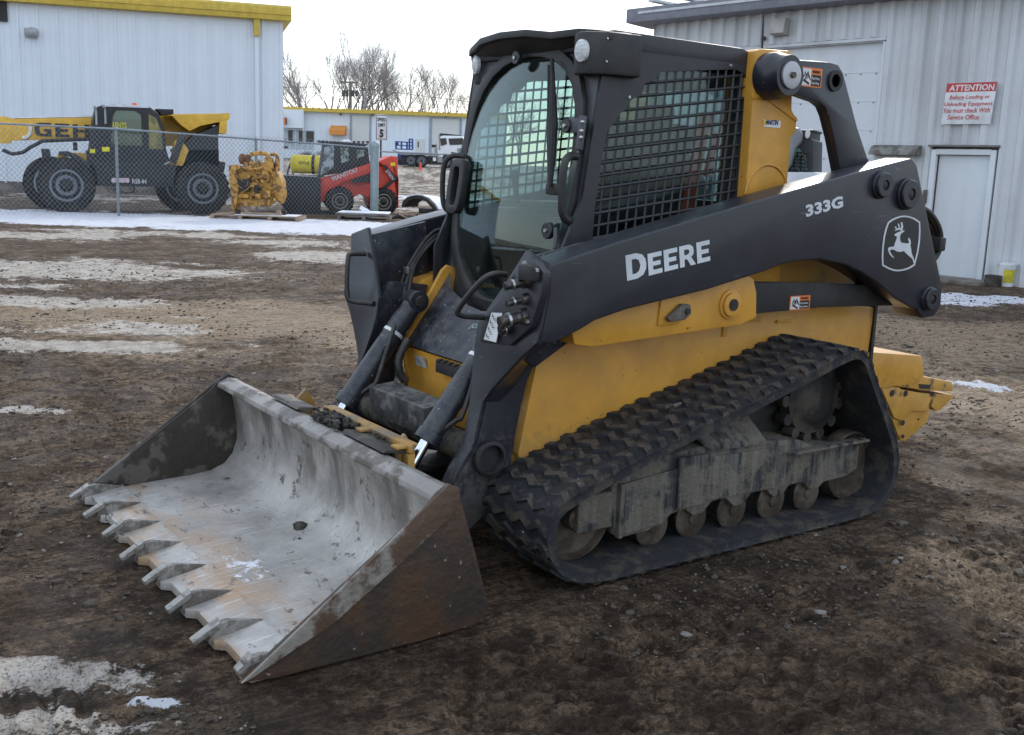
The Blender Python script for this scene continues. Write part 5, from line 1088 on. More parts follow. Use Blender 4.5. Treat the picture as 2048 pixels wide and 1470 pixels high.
# =================================================================== telehandler
m_rimd=pmat('dull_grey_rim',(.17,.19,.22),rough=.6)
def telehandler():
    th=R_(24); F=Fr(133,424,th,name='telehandler',label='yellow telehandler with black cab and long boom marked GEHL behind the fence',cat='telehandler')
    E_=F.e; my=pmat('telehandler_yellow',(.72,.42,.05),rough=.45); mk=pmat('telehandler_black',(.018,.018,.02),rough=.5)
    c1=F(133,376); c2=F(405,379); R1=.70
    R1=(F(133,318)[1]-F(133,425)[1])/2
    for c,fr_ in ((c1,1),(c2,0)):
        wheel(E_,(c[0],-.10,R1),R1,.42,R1*.58,None,mr=m_rimd,lugs=22,bolts=10)
        wheel(E_,(c[0]-.35,1.75,R1),R1,.42,R1*.62,None,lugs=22)
    # chassis, tank, rear engine pod
    F.part('chassis',mk,[(175,300),(180,372),(345,374),(370,300),(440,300),(440,330),(350,345),(300,330),(178,330)],.25,1.5,bevel=.03)
    F.part('chassis',mk,[(190,325),(195,372),(345,374),(352,330)],-.02,.3,bevel=.02)
    b=F.part('engine_pod',mk,[(395,268),(440,250),(441,322),(455,325),(452,345),(380,345),(352,300)],.3,1.7,bevel=.03)
    F.part('step',mk,[(225,375),(225,380),(252,388),(270,386),(270,371),(266,371),(266,383),(250,384)],0,.1)
    cab=F.part('cab',mk,[(174,322),(180,290),(185,245),(192,214),(210,209),(300,214),(318,228),(330,262),(333,300),(340,322),(300,345),(200,345)],.0,1.05,bevel=.03)
    # window panes standing just proud of the cab side
    gm=pmat('yellowish_window',(.25,.21,.07),(.14,.13,.06),sc=3,rough=.2); gl_=glass('cab_pane',(.5,.6,.55),refl=1.6)
    F.part('window',gl_,[(222,232),(232,221),(270,222),(282,230),(284,268),(286,292),(216,290),(218,262)],-.03,-.02,parent=cab)
    F.part('window_lining',gm,[(221,240),(284,240),(285,292),(216,290)],-.015,-.003,parent=cab)
    F.part('window_lining',pmat('pale_see_through',(.50,.55,.60),rough=.4),[(222,232),(232,221),(270,222),(282,230),(284,239),(221,239)],-.015,-.003,parent=cab)
    F.part('window',gm,[(297,228),(312,236),(322,262),(326,298),(298,298)],-.02,-.003,parent=cab)
    F.part('window_frame',mk,[(216,292),(222,228),(232,217),(272,218),(286,228),(290,296),(285,294),(282,230),(270,222),(232,221),(226,232),(220,292)],-.06,-.02,parent=cab)
    for k,(a,b_) in enumerate(((190,215),(208,213))):
        p=F(a,b_); e=MB(); e.sphere((p[0],-.1,p[1]),.055,n=2); e.box((p[0]+.02,-.05,p[1]-.25),(.05,.05,.4)); e.build('work_lamp',pmat('lamp_grey',(.3,.32,.34)),cab)
    F.part('roof',pmat('snowy_roof',(.62,.64,.68),rough=.6),[(205,209),(222,207),(300,212),(298,216),(212,213)],-.02,1.0,parent=cab)
    p=F(272,208); e=MB(); e.cyl((p[0],.5,p[1]-.04),(p[0],.5,p[1]+.04),.07,n=12); e.build('beacon',pmat('orange_beacon',(.8,.12,.03),rough=.3),cab)
    F.part('rear_roof_box',mk,[(314,217),(349,218),(349,228),(325,230)],.2,.9,parent=cab,bevel=.02)
    # boom runs along the far side of the cab
    V1=1.35
    bo=F.part('boom',my,[(-40,236),(8,233),(28,238),(190,235),(190,234),(340,229),(457,227),(456,238),(400,262),(345,292),(300,292),(190,278),(24,281),(22,287),(-40,286)],V1-.25,V1+.25,vr=V1,bevel=.02)
    F.part('boom_snow',m_snow,[(28,237),(190,234),(190,231),(28,234.5)],V1-.24,V1+.24,vr=V1,parent=bo)
    F.part('boom_end',my,[(330,231),(458,226),(457,240),(400,252),(380,262),(362,250),(345,232)],.25,V1-.26,vr=.25,bevel=.02,parent=bo)
    F.part('boom_end',my,[(440,240),(455,238),(453,268),(438,266)],.25,1.1,vr=.25,parent=bo,bevel=.01)
    F.part('cylinder',my,[(340,330),(350,280),(365,282),(378,300),(366,332)],.1,.4,vr=.1,bevel=.03)
    F.part('lift_cylinder',pmat('dark_cylinder',(.03,.03,.03),rough=.3),[(338,322),(362,262),(374,266),(352,330)],-.02,.12,bevel=.02)
    F.part('fender',mk,[(117,303),(135,302),(160,312),(178,328),(180,340),(160,326),(140,314),(118,308)],-.1,.4,bevel=.02)
    F.part('fender_bracket',my,[(113,318),(120,304),(172,306),(178,325),(150,312)],.4,.7)
    F.part('axle_box',mk,[(82,297),(100,298),(103,318),(85,320)],.3,.6,bevel=.02)
    F.part('axle_box',mk,[(147,284),(156,284),(157,301),(148,301)],.6,.7)
    hp=[(5,300),(25,308),(45,305),(62,294),(85,282),(130,280),(185,278)]
    e=MB(); e.tube([(F(a,b_,V1-.4)[0],V1-.4,F(a,b_,V1-.4)[1]) for a,b_ in hp],.05,8); e.build('hose',mk,bo,smooth=60)
    def ft(t,a,b_,x1,v,h,mt,par,bold=.0):
        p=F(a,b_,v); q=F(x1,b_,v); return text('lettering',t,(p[0],v,p[1]),(1,0,0),(0,0,1),.3,mt,par,bold=bold,width=q[0]-p[0],height=h,th=.01)
    p_=F(70,272,V1-.27); q_=F(214,272,V1-.27); blocktext('GEHL',(p_[0],V1-.27,p_[1]),(1,0,0),(0,0,1),q_[0]-p_[0],F(70,245,V1)[1]-F(70,272,V1)[1],pmat('dark_print',(.03,.028,.03)),bo,th=.01,gap=.18)
    arc=[]; 
    for k in range(9): 
        a=R_(-100+k*14); c_=F(46,255,V1); arc.append((c_[0]+.19*math.cos(a),V1-.27,c_[1]-.02+.26*math.sin(a)))
    e=MB(); e.tube(arc,.055,6); e.build('boom_mark',pmat('pale_mark',(.72,.70,.62)),bo,smooth=60)
    mye=pmat('yellow_print',(.75,.68,.02))
    ft('RENTS',404,328,436,.28,.13,mye,b); F.part('sticker',mye,[(400,313),(416,313),(416,327),(400,327)],.285,.295,parent=b); ft('RENTS',224,255,253,-.05,.14,mye,cab)
    F.part('sticker',mye,[(204,294),(219,294),(219,303),(204,303)],-.03,-.004,parent=cab); F.part('sticker',mye,[(180,298),(190,298),(190,306),(180,306)],-.03,-.004,parent=cab)
    ft('RS8-44',265,367,293,-.04,.13,m_white,E_)
    F.part('sticker',pmat('pink_label',(.62,.5,.52)),[(223,356),(258,356),(258,365),(223,365)],-.04,-.025)
telehandler()
# =================================================================== engine on its pallet
def pallet(F,x0,x1,z,v0,v1,n=3,parent=None,mt=None):
    mt=mt or m_wood; par=parent or F.e
    H_=.125
    for x in [x0+(x1-x0)*k/(n-1) for k in range(n)]:
        e=MB(); xx=min(max(x,x0+.05),x1-.05); e.box((xx,(v0+v1)/2,z+.06),(.10,v1-v0,.085)); e.build('stringer',mt,par,bevel=.004)
    e=MB(); nb=7
    for k in range(nb): v=v0+.05+(v1-v0-.1)*k/(nb-1); e.box(((x0+x1)/2,v,z+.114),(x1-x0,.10,.02))
    for v in (v0+.05,v1-.05): e.box(((x0+x1)/2,v,z+.010),(x1-x0,.09,.02))
    e.build('deck_boards',mt,par)
F=Fr(510,441,.03,name='pallet',label='worn wooden pallet under the yellow engine, by the fence',cat='pallet',group=None)
a=F(420,438)[0]; b=F(598,440)[0]; ZP=.135
pallet(F,a,b,0,.0,1.15,4)
e=MB(); e.box(((a+b)/2+.25,.55,.130),(b-a-.7,.9,.014)); e.build('snow',m_snow,F.e,bevel=.005)
PF=F
def engine():
    F=Fr(510,441,.03,name='engine',label='rusty yellow diesel engine strapped on a pallet in front of the fence',cat='engine'); rn=random.Random(2)
    my=pmat('engine_yellow',(.50,.27,.055),(.17,.085,.035),sc=9,lo=.50,hi=.58,rough=.6,bump=.5); mr=pmat('rusty_turbo',(.12,.06,.035),(.2,.11,.06),sc=10,rough=.8)
    mk=m_flat; Q=lambda a,b,v=.5:(F(a,b,v)[0],v,F(a,b,v)[1])
    F.part('block',my,[(470,350),(474,341),(548,341),(551,352),(549,400),(540,410),(478,410),(470,398)],.35,.85,vr=.35,bevel=.02)
    F.part('cylinder_head',my,[(468,332),(546,331),(548,341),(468,343)],.30,.82,vr=.3,bevel=.015)
    F.part('oil_pan',my,[(480,398),(542,398),(536,413),(490,413)],.30,.8,vr=.3,bevel=.03)
    F.part('end_plate',my,[(457,331),(472,329),(474,352),(478,375),(474,405),(470,425),(462,425),(463,390),(458,368)],.26,.85,vr=.26,bevel=.012)
    F.part('end_plate',my,[(543,345),(553,340),(563,362),(566,392),(560,408),(551,398),(548,372)],.26,.85,vr=.26,bevel=.012)
    F.part('cover',mk,[(474,358),(500,358),(502,372),(497,384),(478,382)],.20,.34,vr=.2,bevel=.015)
    for k in range(5):
        x=F(486+13.2*k,0,.3)[0]; z=F(500,329,.3)[1]; e=MB(); e.box((x,.45,z+.02),(.13,.30,.10)); e.cyl((x,.45,z+.06),(x,.45,z+.13),.03,n=10); e.build('valve_cover',my,F.e,bevel=.02)
    e=MB(); e.lathe([(-.15,.08),(-.12,.13),(-.02,.14),(.02,.10),(.06,.13),(.12,.11),(.15,.06)],Q(490,318,.38),'x',20); e.build('turbocharger',mr,F.e)
    e=MB(); e.tube(smooth_pts([Q(500,310,.4),Q(510,307,.4),Q(527,307,.4),Q(536,312,.4),Q(537,330,.4)]),.055,12); e.build('intake_pipe',my,F.e,smooth=60)
    e=MB(); e.tube(smooth_pts([Q(541,309,.4),Q(550,309,.4),Q(555,316,.4),Q(553,350,.4)]),.048,12); e.build('pipe',my,F.e,smooth=60)
    e=MB(); e.tube(smooth_pts([Q(480,345,.3),Q(478,335,.25),Q(500,338,.22),Q(530,337,.22),Q(545,345,.25)]),.03,10); e.build('manifold',my,F.e,smooth=60)
    for (a_,b_,w_,h_,v_) in ((538,325,.22,.26,.40),(531,348,.16,.20,.26),(512,370,.30,.12,.26),(490,392,.22,.10,.28),(536,388,.16,.18,.26),(516,392,.14,.14,.24),(555,330,.12,.3,.5)):
        c=Q(a_,b_,v_); e=MB(); e.box(c,(w_,.16,h_)); e.build('housing',my,F.e,bevel=.025)
    for k in range(12):
        c=Q(rn.uniform(474,550),rn.uniform(345,402),.24); r_=rn.uniform(.025,.055); e=MB(); e.lathe([(.06,r_),(-.05,r_),(-.07,r_*.6)],c,'y',14); e.build('fitting',my if k%3 else mk,F.e)
    e=MB(); c=Q(524,352,.2)
    for r in (.19,.165): e.tube([(c[0]+r*math.cos(t),.17,c[2]+r*math.sin(t)) for t in [x*.3 for x in range(-4,15)]],.009,6)
    for k in range(26):
        p=Vector(Q(rn.uniform(472,550),rn.uniform(332,400),.21)); q=p+Vector((rn.uniform(-.25,.25),-.02,rn.uniform(-.22,.22))); m=(p+q)/2+Vector((rn.uniform(-.06,.06),-.06,rn.uniform(-.06,.06))); e.tube(smooth_pts([p,m,q],4),.008,5)
    e.build('fuel_lines',my,F.e,smooth=60)
    e=MB(); e.lathe([(0,.11),(-.02,.11),(-.03,.085),(-.045,.11),(-.06,.11)],Q(556,390,.3),'x',20); e.build('pulley',my,F.e)
    e=MB(); e.lathe([(0,.06),(-.22,.06)],Q(513,370,.2),'z',16); e.build('oil_filter',mk,F.e)
    e=MB(); e.box(((F(480,0)[0]+F(555,0)[0])/2,.24,F(0,412)[1]),(1.0,.10,.10)); e.build('timber_cradle',m_wood,F.e,bevel=.005)
    for x_ in (485,550): e=MB(); e.box((F(x_,0)[0],.3,.20),(.10,.14,.14)); e.build('timber_block',m_wood,F.e,bevel=.005)
    for x_,v_ in ((464,.35),(556,.7)): e=MB(); e.box((F(x_,0)[0],v_,.19),(.10,.2,.12)); e.build('mount_foot',mk,F.e)
engine()
# snow topped pallets and the curved fender
F=Fr(725,441,.06,name='snowy_pallet',label='low stack of grey wooden pallets covered with snow near the thick post',cat='pallet')
a=F(674,438)[0]; b=F(780,442)[0]
mgw=pmat('grey_pallet_wood',(.24,.22,.20),(.15,.13,.12),sc=4,rough=.9)
pallet(F,a,b,0,.0,1.0,3,mt=mgw); 
e=MB(); e.box(((a+b)/2-.05,.5,.165),(b-a,1.0,.05)); e.build('top_pallet',mgw,F.e)
rn=random.Random(7); e=MB(); e.box(((a+b)/2,.5,.205),(b-a-.06,.95,.03)); e.box((a+.75,.4,.26),(.35,.12,.10),Matrix.Rotation(.5,3,'Y')); e.build('snow',m_snow,F.e,bevel=.012)
F=Fr(850,436,.15,name='pallet_behind_arm',label='light wooden pallet carrying the curved black fender',cat='pallet'); F.e.name='pallet'
a=F(798,436)[0]; b=F(880,438)[0]; pallet(F,a,b,0,.1,1.0,3)
F=Fr(850,436,.15,name='curved_fender',label='curved black fender with snow on its back lying on a pallet',cat='fender')
arc=[(803,412),(806,402),(815,394),(828,391),(842,392),(856,398),(868,410),(876,424)]
A=[F(p[0],p[1],.15) for p in arc]; inn=[(806,416),(811,407),(819,400),(829,397),(841,398),(853,404),(864,416),(870,428)]
B=[F(p[0],p[1],.15) for p in inn]
e=MB(); e.prism(A+B[::-1],.15,.25,lambda u,v,w_:(u,w_,v)); e.strip([(u,.15,v) for u,v in A],[(u+.55,1.3,v*.9) for u,v in A],(0,0,-.03)); fb=e.build('fender_shell',m_flat,F.e,smooth=50)
e=MB(); e.strip([(u+.05,.25,v+.010) for u,v in A[2:]],[(u+.55,1.28,v*.9+.012) for u,v in A[2:]],(0,0,.03)); e.build('snow',m_snow,F.e)
e=MB(); e.box((F(870,425)[0],.5,.20),(.9,.5,.12)); e.build('bracket',m_flat,F.e,bevel=.02)
F=Fr(797,440,.1,name='black_scrap',label='bent strip of black scrap lying in the snow beside the pallets',cat='scrap')
e=MB(); e.tube([(-.2,0,.03),(0,.05,.12),(.25,.1,.03)],[.02,.07,.03],6); e.build('strip',m_flat,F.e)
# =================================================================== red skid steer loader
def skid():
    F=Fr(680,428,R_(14),name='skid_steer_loader',label='red skid steer loader marked MANITOU with a black bucket behind the fence',cat='skid steer')
    mr=pmat('skid_red',(.66,.06,.03),rough=.45); mk=pmat('skid_black',(.016,.016,.018),rough=.5)
    for a,b in ((679,406),(766,402)):
        c=F(a,b); R=(F(a,379)[1]-F(a,432)[1])/2
        wheel(F.e,(c[0],-.16,R),R,.30,R*.58,None,mr=pmat('skid_rim',(.30,.27,.22),rough=.6),lugs=18,bolts=8); wheel(F.e,(c[0],1.35,R),R,.30,R*.58,None,mr=m_rim,lugs=0)
    F.part('hull',mr,[(643,358),(700,345),(745,335),(790,330),(795,412),(740,415),(735,395),(720,388),(700,400),(660,398),(645,405)],.12,1.55,bevel=.03)
    F.part('arm',mr,[(640,365),(700,340),(745,325),(745,345),(690,362),(655,382),(645,404),(640,402)],-.05,.15,bevel=.015)
    F.part('rear_tower',mr,[(757,323),(782,312),(795,313),(797,416),(772,417),(762,395),(775,375),(795,358),(768,332)],-.05,1.6,bevel=.02)
    F.part('chevron',mk,[(764,330),(772,330),(794,358),(768,380),(764,375),(784,357)],-.07,-.052)
    F.part('arm_shadow_gap',mk,[(705,360),(735,345),(742,348),(742,364),(705,366)],-.02,.3)
    cab=F.part('cab',mk,[(640,352),(646,310),(650,286),(668,282),(728,287),(738,296),(742,330),(700,345)],.25,1.35,bevel=.03)
    F.part('window',pmat('blueish_pane',(.35,.42,.45),(.1,.11,.1),sc=5,rough=.2),[(641,352),(650,294),(669,290),(668,336),(645,350)],.20,.24,parent=cab)
    gp_=pmat('greenish_pane',(.30,.42,.36),(.08,.09,.07),sc=8,rough=.3)
    F.part('window',gp_,[(682,295),(698,296),(699,322),(684,326)],.22,.24,parent=cab); F.part('window',gp_,[(714,300),(730,300),(729,312),(716,318)],.22,.24,parent=cab)
    e=MB(); x0=F(641,283)[0]; x1=F(735,286)[0]; z0=F(641,282)[1]
    for k in range(14): e.box((x0+(x1-x0)*k/13,.8,z0-.05*(k/13)),(.05,1.2,.05))
    e.box(((x0+x1)/2,.8,z0-.05),(x1-x0,1.2,.03)); e.build('roof_rack',mk,cab)
    p=F(697,281); e=MB(); e.lathe([(0,.18),(.04,.17),(.07,.08)],(p[0],.9,p[1]-.04),'z',20); e.build('roof_cap',m_white,cab)
    F.part('light_panel',mk,[(559,350),(640,354),(641,430),(575,432),(560,400)],-.25,1.75,bevel=.02).name='bucket'
    p=F(666,362); q=F(715,343); du=(Vector((q[0],0,q[1]))-Vector((p[0],0,p[1]))); L_=du.length; du.normalize()
    text('lettering','MANITOU',(p[0],-.056,p[1]+.0),du,Vector((-du.z,0,du.x)),.2,pmat('grey_print',(.55,.55,.55)),F.e,bold=.006,width=L_,height=.14,th=.004)
    p=F(770,342); q=F(783,360); du=(Vector((q[0],0,q[1]))-Vector((p[0],0,p[1]))).normalized()
    text('lettering','2700V',(p[0],-.075,p[1]),du,Vector((-du.z,0,du.x)),.15,m_white,F.e,width=.36,height=.1,th=.004)
    F.part('sticker',pmat('yellow_sticker',(.75,.60,.02)),[(781,325),(790,325),(790,332),(781,332)],-.06,-.052)
skid()
# =================================================================== speed sign
def sign():
    F=Fr(763,425,R_(38),name='speed_limit_sign',label='white SPEED LIMIT 5 sign on a thin post behind the red loader',cat='road sign',dist=34.5)
    P=[F(752,229),F(775,230),F(774,281),F(751,279)]; x0=min(p[0] for p in P); x1=max(p[0] for p in P); z0=F(763,280)[1]; z1=F(763,229)[1]; w_=x1-x0
    e=MB(); e.box(((x0+x1)/2,0,(z0+z1)/2),(w_,.01,z1-z0)); s_=e.build('panel',m_white,F.e,bevel=.002)
    mk=pmat('sign_black',(.02,.02,.02))
    e=MB()
    for (a,b_,c,d_) in ((x0+.02,x1-.02,z0+.02,z0+.035),(x0+.02,x1-.02,z1-.035,z1-.02),(x0+.02,x0+.035,z0+.02,z1-.02),(x1-.035,x1-.02,z0+.02,z1-.02)): e.box(((a+b_)/2,-.008,(c+d_)/2),(b_-a,.003,d_-c))
    e.build('border',mk,s_,smooth=0)
    H_=z1-z0; cx=(x0+x1)/2
    for t,w2,zz,hh,bd in (('SPEED',.74,.74,.135,.006),('LIMIT',.62,.53,.135,.006),('5',.34,.12,.33,.012)): text('lettering',t,(cx-w_*w2/2,-.009,z0+H_*zz),(1,0,0),(0,0,1),.2,mk,s_,bold=bd,width=w_*w2,height=H_*hh,th=.003)
    e=MB(); e.box((cx,.03,z0/2),(.05,.03,z0+.0)); e.box((cx,.03,(z0+z1)/2),(.05,.03,z1-z0)); e.build('post',m_roll,F.e)
sign()
# =================================================================== yellow sprayer tank
F=Fr(615,372,.05,name='sprayer_tank',label='yellow cylindrical sprayer tank on a frame behind the skid steer',cat='tank',dist=42)
c=F(600,328); r=(F(600,308)[1]-F(600,345)[1])/2; x0=F(582,330)[0]; x1=F(650,330)[0]; mt=pmat('tank_yellow',(.62,.52,.03),rough=.45)
e=MB(); e.lathe([(0,r*.6),(.03,r*.9),(.10,r),(x1-x0-.1,r),(x1-x0,r*.8)],(x0,0,c[1]),'x',32); tk=e.build('tank',mt,F.e)
for a in (628,): x=F(a,330)[0]; e=MB(); e.lathe([(-.06,r*1.04),(.06,r*1.04)],(x,0,c[1]),'x',32); e.build('strap',m_flat,F.e)
e=MB(); e.lathe([(0,r*.62),(-.01,r*.5)],(x0-.002,0,c[1]),'x',24); e.build('tank_end',m_flat,tk)
text('lettering','WYLIE',(F(600,330)[0],-r-.01,c[1]-.02),(1,0,0),(0,0,1),.2,m_flat,tk,width=.42,height=.12,th=.004)
e=MB(); e.box(((x0+x1)/2,0,c[1]-r-.12),(x1-x0,.5,.12))
for x in (x0+.1,x1-.1): e.box((x,0,(c[1]-r)/2-.1),(.08,.5,max(.2,c[1]-r)))
for a,b_ in ((575,330),(582,345),(572,352)):
    p=F(a,b_); e.box((p[0],0,p[1]-.3),(.06,.05,.8),Matrix.Rotation(.3,3,'Y'))
e.build('tank_frame',m_flat,F.e)
# =================================================================== far building
def farb():
    F=Fr(563,333,0,name='low_metal_building',label='long low white metal building with a thin yellow roof edge beyond the yard',cat='building',dist=104)
    z=lambda py:F(563,py)[1]
    x1=F(1010,230)[0]; H=z(219); xe=F(812,219)[0]
    e=MB(); e.box((x1/2-8,8,H/2),(x1+16,16,H)); 
    for k in range(int((x1+16)/.6)): e.box((-16+k*.6,-.02,H/2),(.05,.04,H))
    wl=e.build('wall',pmat('far_white_siding',(.72,.79,.86),rough=.6,tone=.02),F.e,smooth=0)
    e=MB(); e.box((x1/2-8,7.8,H+.06),(x1+16.6,16.8,.34)); e.build('roof',m_wally,F.e)
    e=MB()
    for k in range(int((x1+16)/.6)): e.box((-16+k*.6,-.55,H+.26),(.14,.3,.08))
    e.build('roof_rib',m_wally,F.e)
    def bx(name,mt,a,b,c,d,y0,y1,par=None):
        P=[F(a,c),F(b,d)]; e=MB(); e.box(((P[0][0]+P[1][0])/2,(y0+y1)/2,(P[0][1]+P[1][1])/2),(abs(P[1][0]-P[0][0]),abs(y1-y0),abs(P[0][1]-P[1][1]))); return e.build(name,mt,par or F.e)
    md_=pmat('far_door',(.62,.64,.63),rough=.6,tone=.02); mfr=pmat('far_frame',(.30,.34,.38),rough=.6)
    for a,b,c,d in ((700,739,231,310),(859,919,237,320)):
        fr=bx('rollup_door',md_,a+3,b,c,d,-.06,-.0); bx('door_frame',mfr,a,b,c-1.2,c,-.12,-.0,fr); bx('door_frame',mfr,a,a+4,c,d,-.10,-.02,fr); bx('door_frame',mfr,b,b+3,c,d,-.10,-.02,fr)
        for k in range(4):
            if a==700: bx('door_window',m_dglass,706+k*9,711+k*9,282,287,-.09,-.05,fr)
    bx('dark_band',m_dglass,859,875,289,295,-.09,-.05)
    bx('man_door',md_,831,850,278,305,-.05,0); bx('door_window',m_dglass,835.5,837.5,283,295,-.08,-.04)
    bx('entry_wall',pmat('entry_panel',(.45,.50,.55)),565,629,259,300,-.02,-.0)
    for a,b,c,d in ((577,585,261,286),(598,605,262,287),(613,628,263,284)):
        w1=bx('window',m_dglass,a,b,c,d,-.12,-.03); bx('window_frame',pmat('brown_frame',(.14,.11,.09)),a-.8,b+.8,c-.8,c,-.14,-.03,w1)
    bx('entry_fascia',m_wall,563,610,219,257,-.8,-.05); bx('downspout',m_white2,609,611,222,262,-.9,-.8)
    sg=bx('hanging_sign',m_org,564,577,236,250,-1.3,-1.1); bx('sign_edge',m_dglass,577,579,236,250,-1.35,-1.05,sg)
    P=[F(563,227),F(566,232)]; bx('lamp',m_dglass,563,567,226,235,-1.2,-.9)
    for a,c in ((682,229),(807,225),(745,230),(892,233)): bx('wall_lamp',m_dglass,a-1.6,a+1.6,c-2,c+2,-.25,-.02)
    P=[F(664,256),F(696,247),F(695,267),F(663,265)]
    e=MB(); x0,x1_=F(663,0)[0],F(695,0)[0]; zt,zm,zb=z(247),z(256),z(266)
    e.px([(-.02,zt),(-1.1,zm),(-1.1,zb),(-.02,zb)],x0,x1_); e.build('awning',pmat('orange_awning',(.68,.27,.06),rough=.7),F.e)
farb()
# low bare shrubs in front of it
rn=random.Random(12)
for i,(a,b,w_,h) in enumerate(((613,306,1.3,1.0),(645,309,1.5,1.0))):
    F=Fr(a,b,0,name='bare_shrub',label='dark bare shrub below the %s of the low building'%('windows at the left end','orange awning')[i],cat='shrub',dist=97,group=None)
    e=MB()
    for k in range(260):
        a_=rn.uniform(0,6.3); el=rn.uniform(.3,1.5); d=Vector((math.cos(a_)*math.cos(el)*w_,math.sin(a_)*math.cos(el)*w_,math.sin(el)*h))*rn.uniform(.5,1); e.tube([(0+rn.uniform(-.5,.5)*w_,0,-.3),d],[.03,.006],3,cap=False)
    e.build('twigs',pmat('shrub_twigs',(.07,.05,.05),(.12,.08,.07),sc=3,rough=.9),F.e,smooth=0)
F=Fr(572,300,0,name='hanging_pot',label='small dark red hanging flower pot at the corner of the low building',cat='pot',dist=80)
p=F(572,294); q=F(572,277); e=MB(); e.lathe([(-.12,.10),(0,.17),(.05,.19)],(p[0],0,p[1]),'z',14); e.build('pot',pmat('pot_red',(.12,.04,.04)),F.e); e=MB(); e.tube([(p[0],0,p[1]),(q[0],0,q[1])],.02,4); e.build('hook_rod',m_flat,F.e)
# =================================================================== flatbed truck
def truck():
    F=Fr(905,335,R_(-6),name='flatbed_truck',label='white flatbed recovery truck parked before the far garage door',cat='truck',dist=88)
    mw=pmat('truck_white',(.80,.82,.84),rough=.4,tone=.02); mk=m_flat; mg=pmat('truck_grey',(.30,.31,.32),rough=.5,metal=.3)
    z0=F(905,335)[1]
    for a in (822,843): 
        c=F(a,321); wheel(F.e,(c[0],-.0,.52),.50,.30,.30,None,mr=m_rim,bolts=6)
    c=F(893,323); wheel(F.e,(c[0],-.0,.52),.50,.30,.30,None,mr=m_rim,bolts=6); wheel(F.e,(c[0],2.0,.52),.50,.30,.30,None,mr=m_rim,bolts=6); c=F(826,321); wheel(F.e,(c[0],2.0,.52),.50,.30,.30,None,mr=m_rim,bolts=6)
    F.part('chassis',mk,[(800,311),(905,313),(905,326),(860,329),(800,325)],.3,2.0)
    F.part('flat_bed',mg,[(786,299),(800,303),(876,307),(878,311),(800,309),(786,302)],-.1,2.35)
    cab=F.part('cab',mw,[(875,313),(874,286),(878,274),(885,271),(925,272),(928,288),(934,297),(934,314),(905,318),(900,308),(888,307),(883,320),(875,322)],.05,2.25,bevel=.06)
    F.part('windscreen',m_dglass,[(897,277),(926,276),(928,289),(899,290)],.0,.04,parent=cab); F.part('side_window',m_dglass,[(880,277),(892,276),(894,288),(882,292)],-.0,.04,parent=cab)
    g=F.part('grille',mg,[(914,296),(932,297),(932,306),(915,309)],.02,.06,parent=cab)
    e=MB(); 
    for k in range(6): x=F(916+k*2.6,300)[0]; e.box((x,.0,F(0,302)[1]),(.05,.04,.40))
    e.build('grille_slot',m_dglass,g); F.part('headlamp',mk,[(902,304),(912,305),(911,310),(903,308)],.0,.05,parent=cab); F.part('bumper',mg,[(905,313),(936,314),(936,322),(905,322)],-.02,2.3,bevel=.03,parent=cab)
    F.part('tool_box',mg,[(875,313),(885,314),(885,325),(875,325)],-.05,.4); F.part('tool_box',mw,[(866,315),(872,315),(872,322),(866,322)],-.05,.3)
    F.part('light_bar',mk,[(878,266),(920,270),(920,273),(878,272)],.3,2.0,parent=cab); F.part('headboard',mg,[(874,283),(880,274),(880,311),(868,309),(868,300)],.2,2.1)
    F.part('stack',pmat('stack_tan',(.35,.30,.25),metal=.4),[(877,268),(880,268),(880,300),(877,300)],.0,.15)
truck()
def lift():
    F=Fr(815,335,0,name='work_platform',label='small blue railed work platform on wheels behind the flatbed truck',cat='work platform',dist=93)
    mb=pmat('blue_rail',(.03,.07,.30),rough=.5); e=MB()
    def bar(a,b,c,d): p=F(a,b);q=F(c,d); e.tube([(p[0],0,p[1]),(q[0],0,q[1])],.045,5); e.tube([(p[0],.8,p[1]),(q[0],.8,q[1])],.045,5)
    for s in ((791,283,791,298),(791,283,824,285),(791,290,824,292),(802,283,802,298),(813,284,813,298),(824,278,824,298),(818,278,824,278),(818,278,818,298),(791,298,824,299)): bar(*s)
    e.build('guard_rail',mb,F.e); e=MB(); p=F(795,306);q=F(822,330); e.box(((p[0]+q[0])/2,.4,(p[1]+q[1])/2),(q[0]-p[0],.8,p[1]-q[1])); p=F(794,288); e.box((p[0],-.02,p[1]),(.3,.05,.3)); e.build('base',pmat('blue_base',(.02,.04,.14)),F.e,bevel=.03)
    for a in (800,817): c=F(a,328); e=MB(); e.lathe([(0,.22),(.12,.22)],(c[0],-.1,.22),'y',16); e.build('wheel',m_tyre,F.e)
lift()
F=Fr(841,335,0,name='traffic_cone',label='orange traffic cone standing in front of the flatbed truck',cat='traffic cone',dist=80)
h=F(841,320)[1]-F(841,335)[1]; e=MB(); e.lathe([(.02,.13),(h,.035),(h+.005,.02)],(0,0,0),'z',20); e.box((0,0,.01),(.36,.36,.03)); e.build('cone_body',pmat('cone_orange',(.85,.10,.03),rough=.6),F.e)
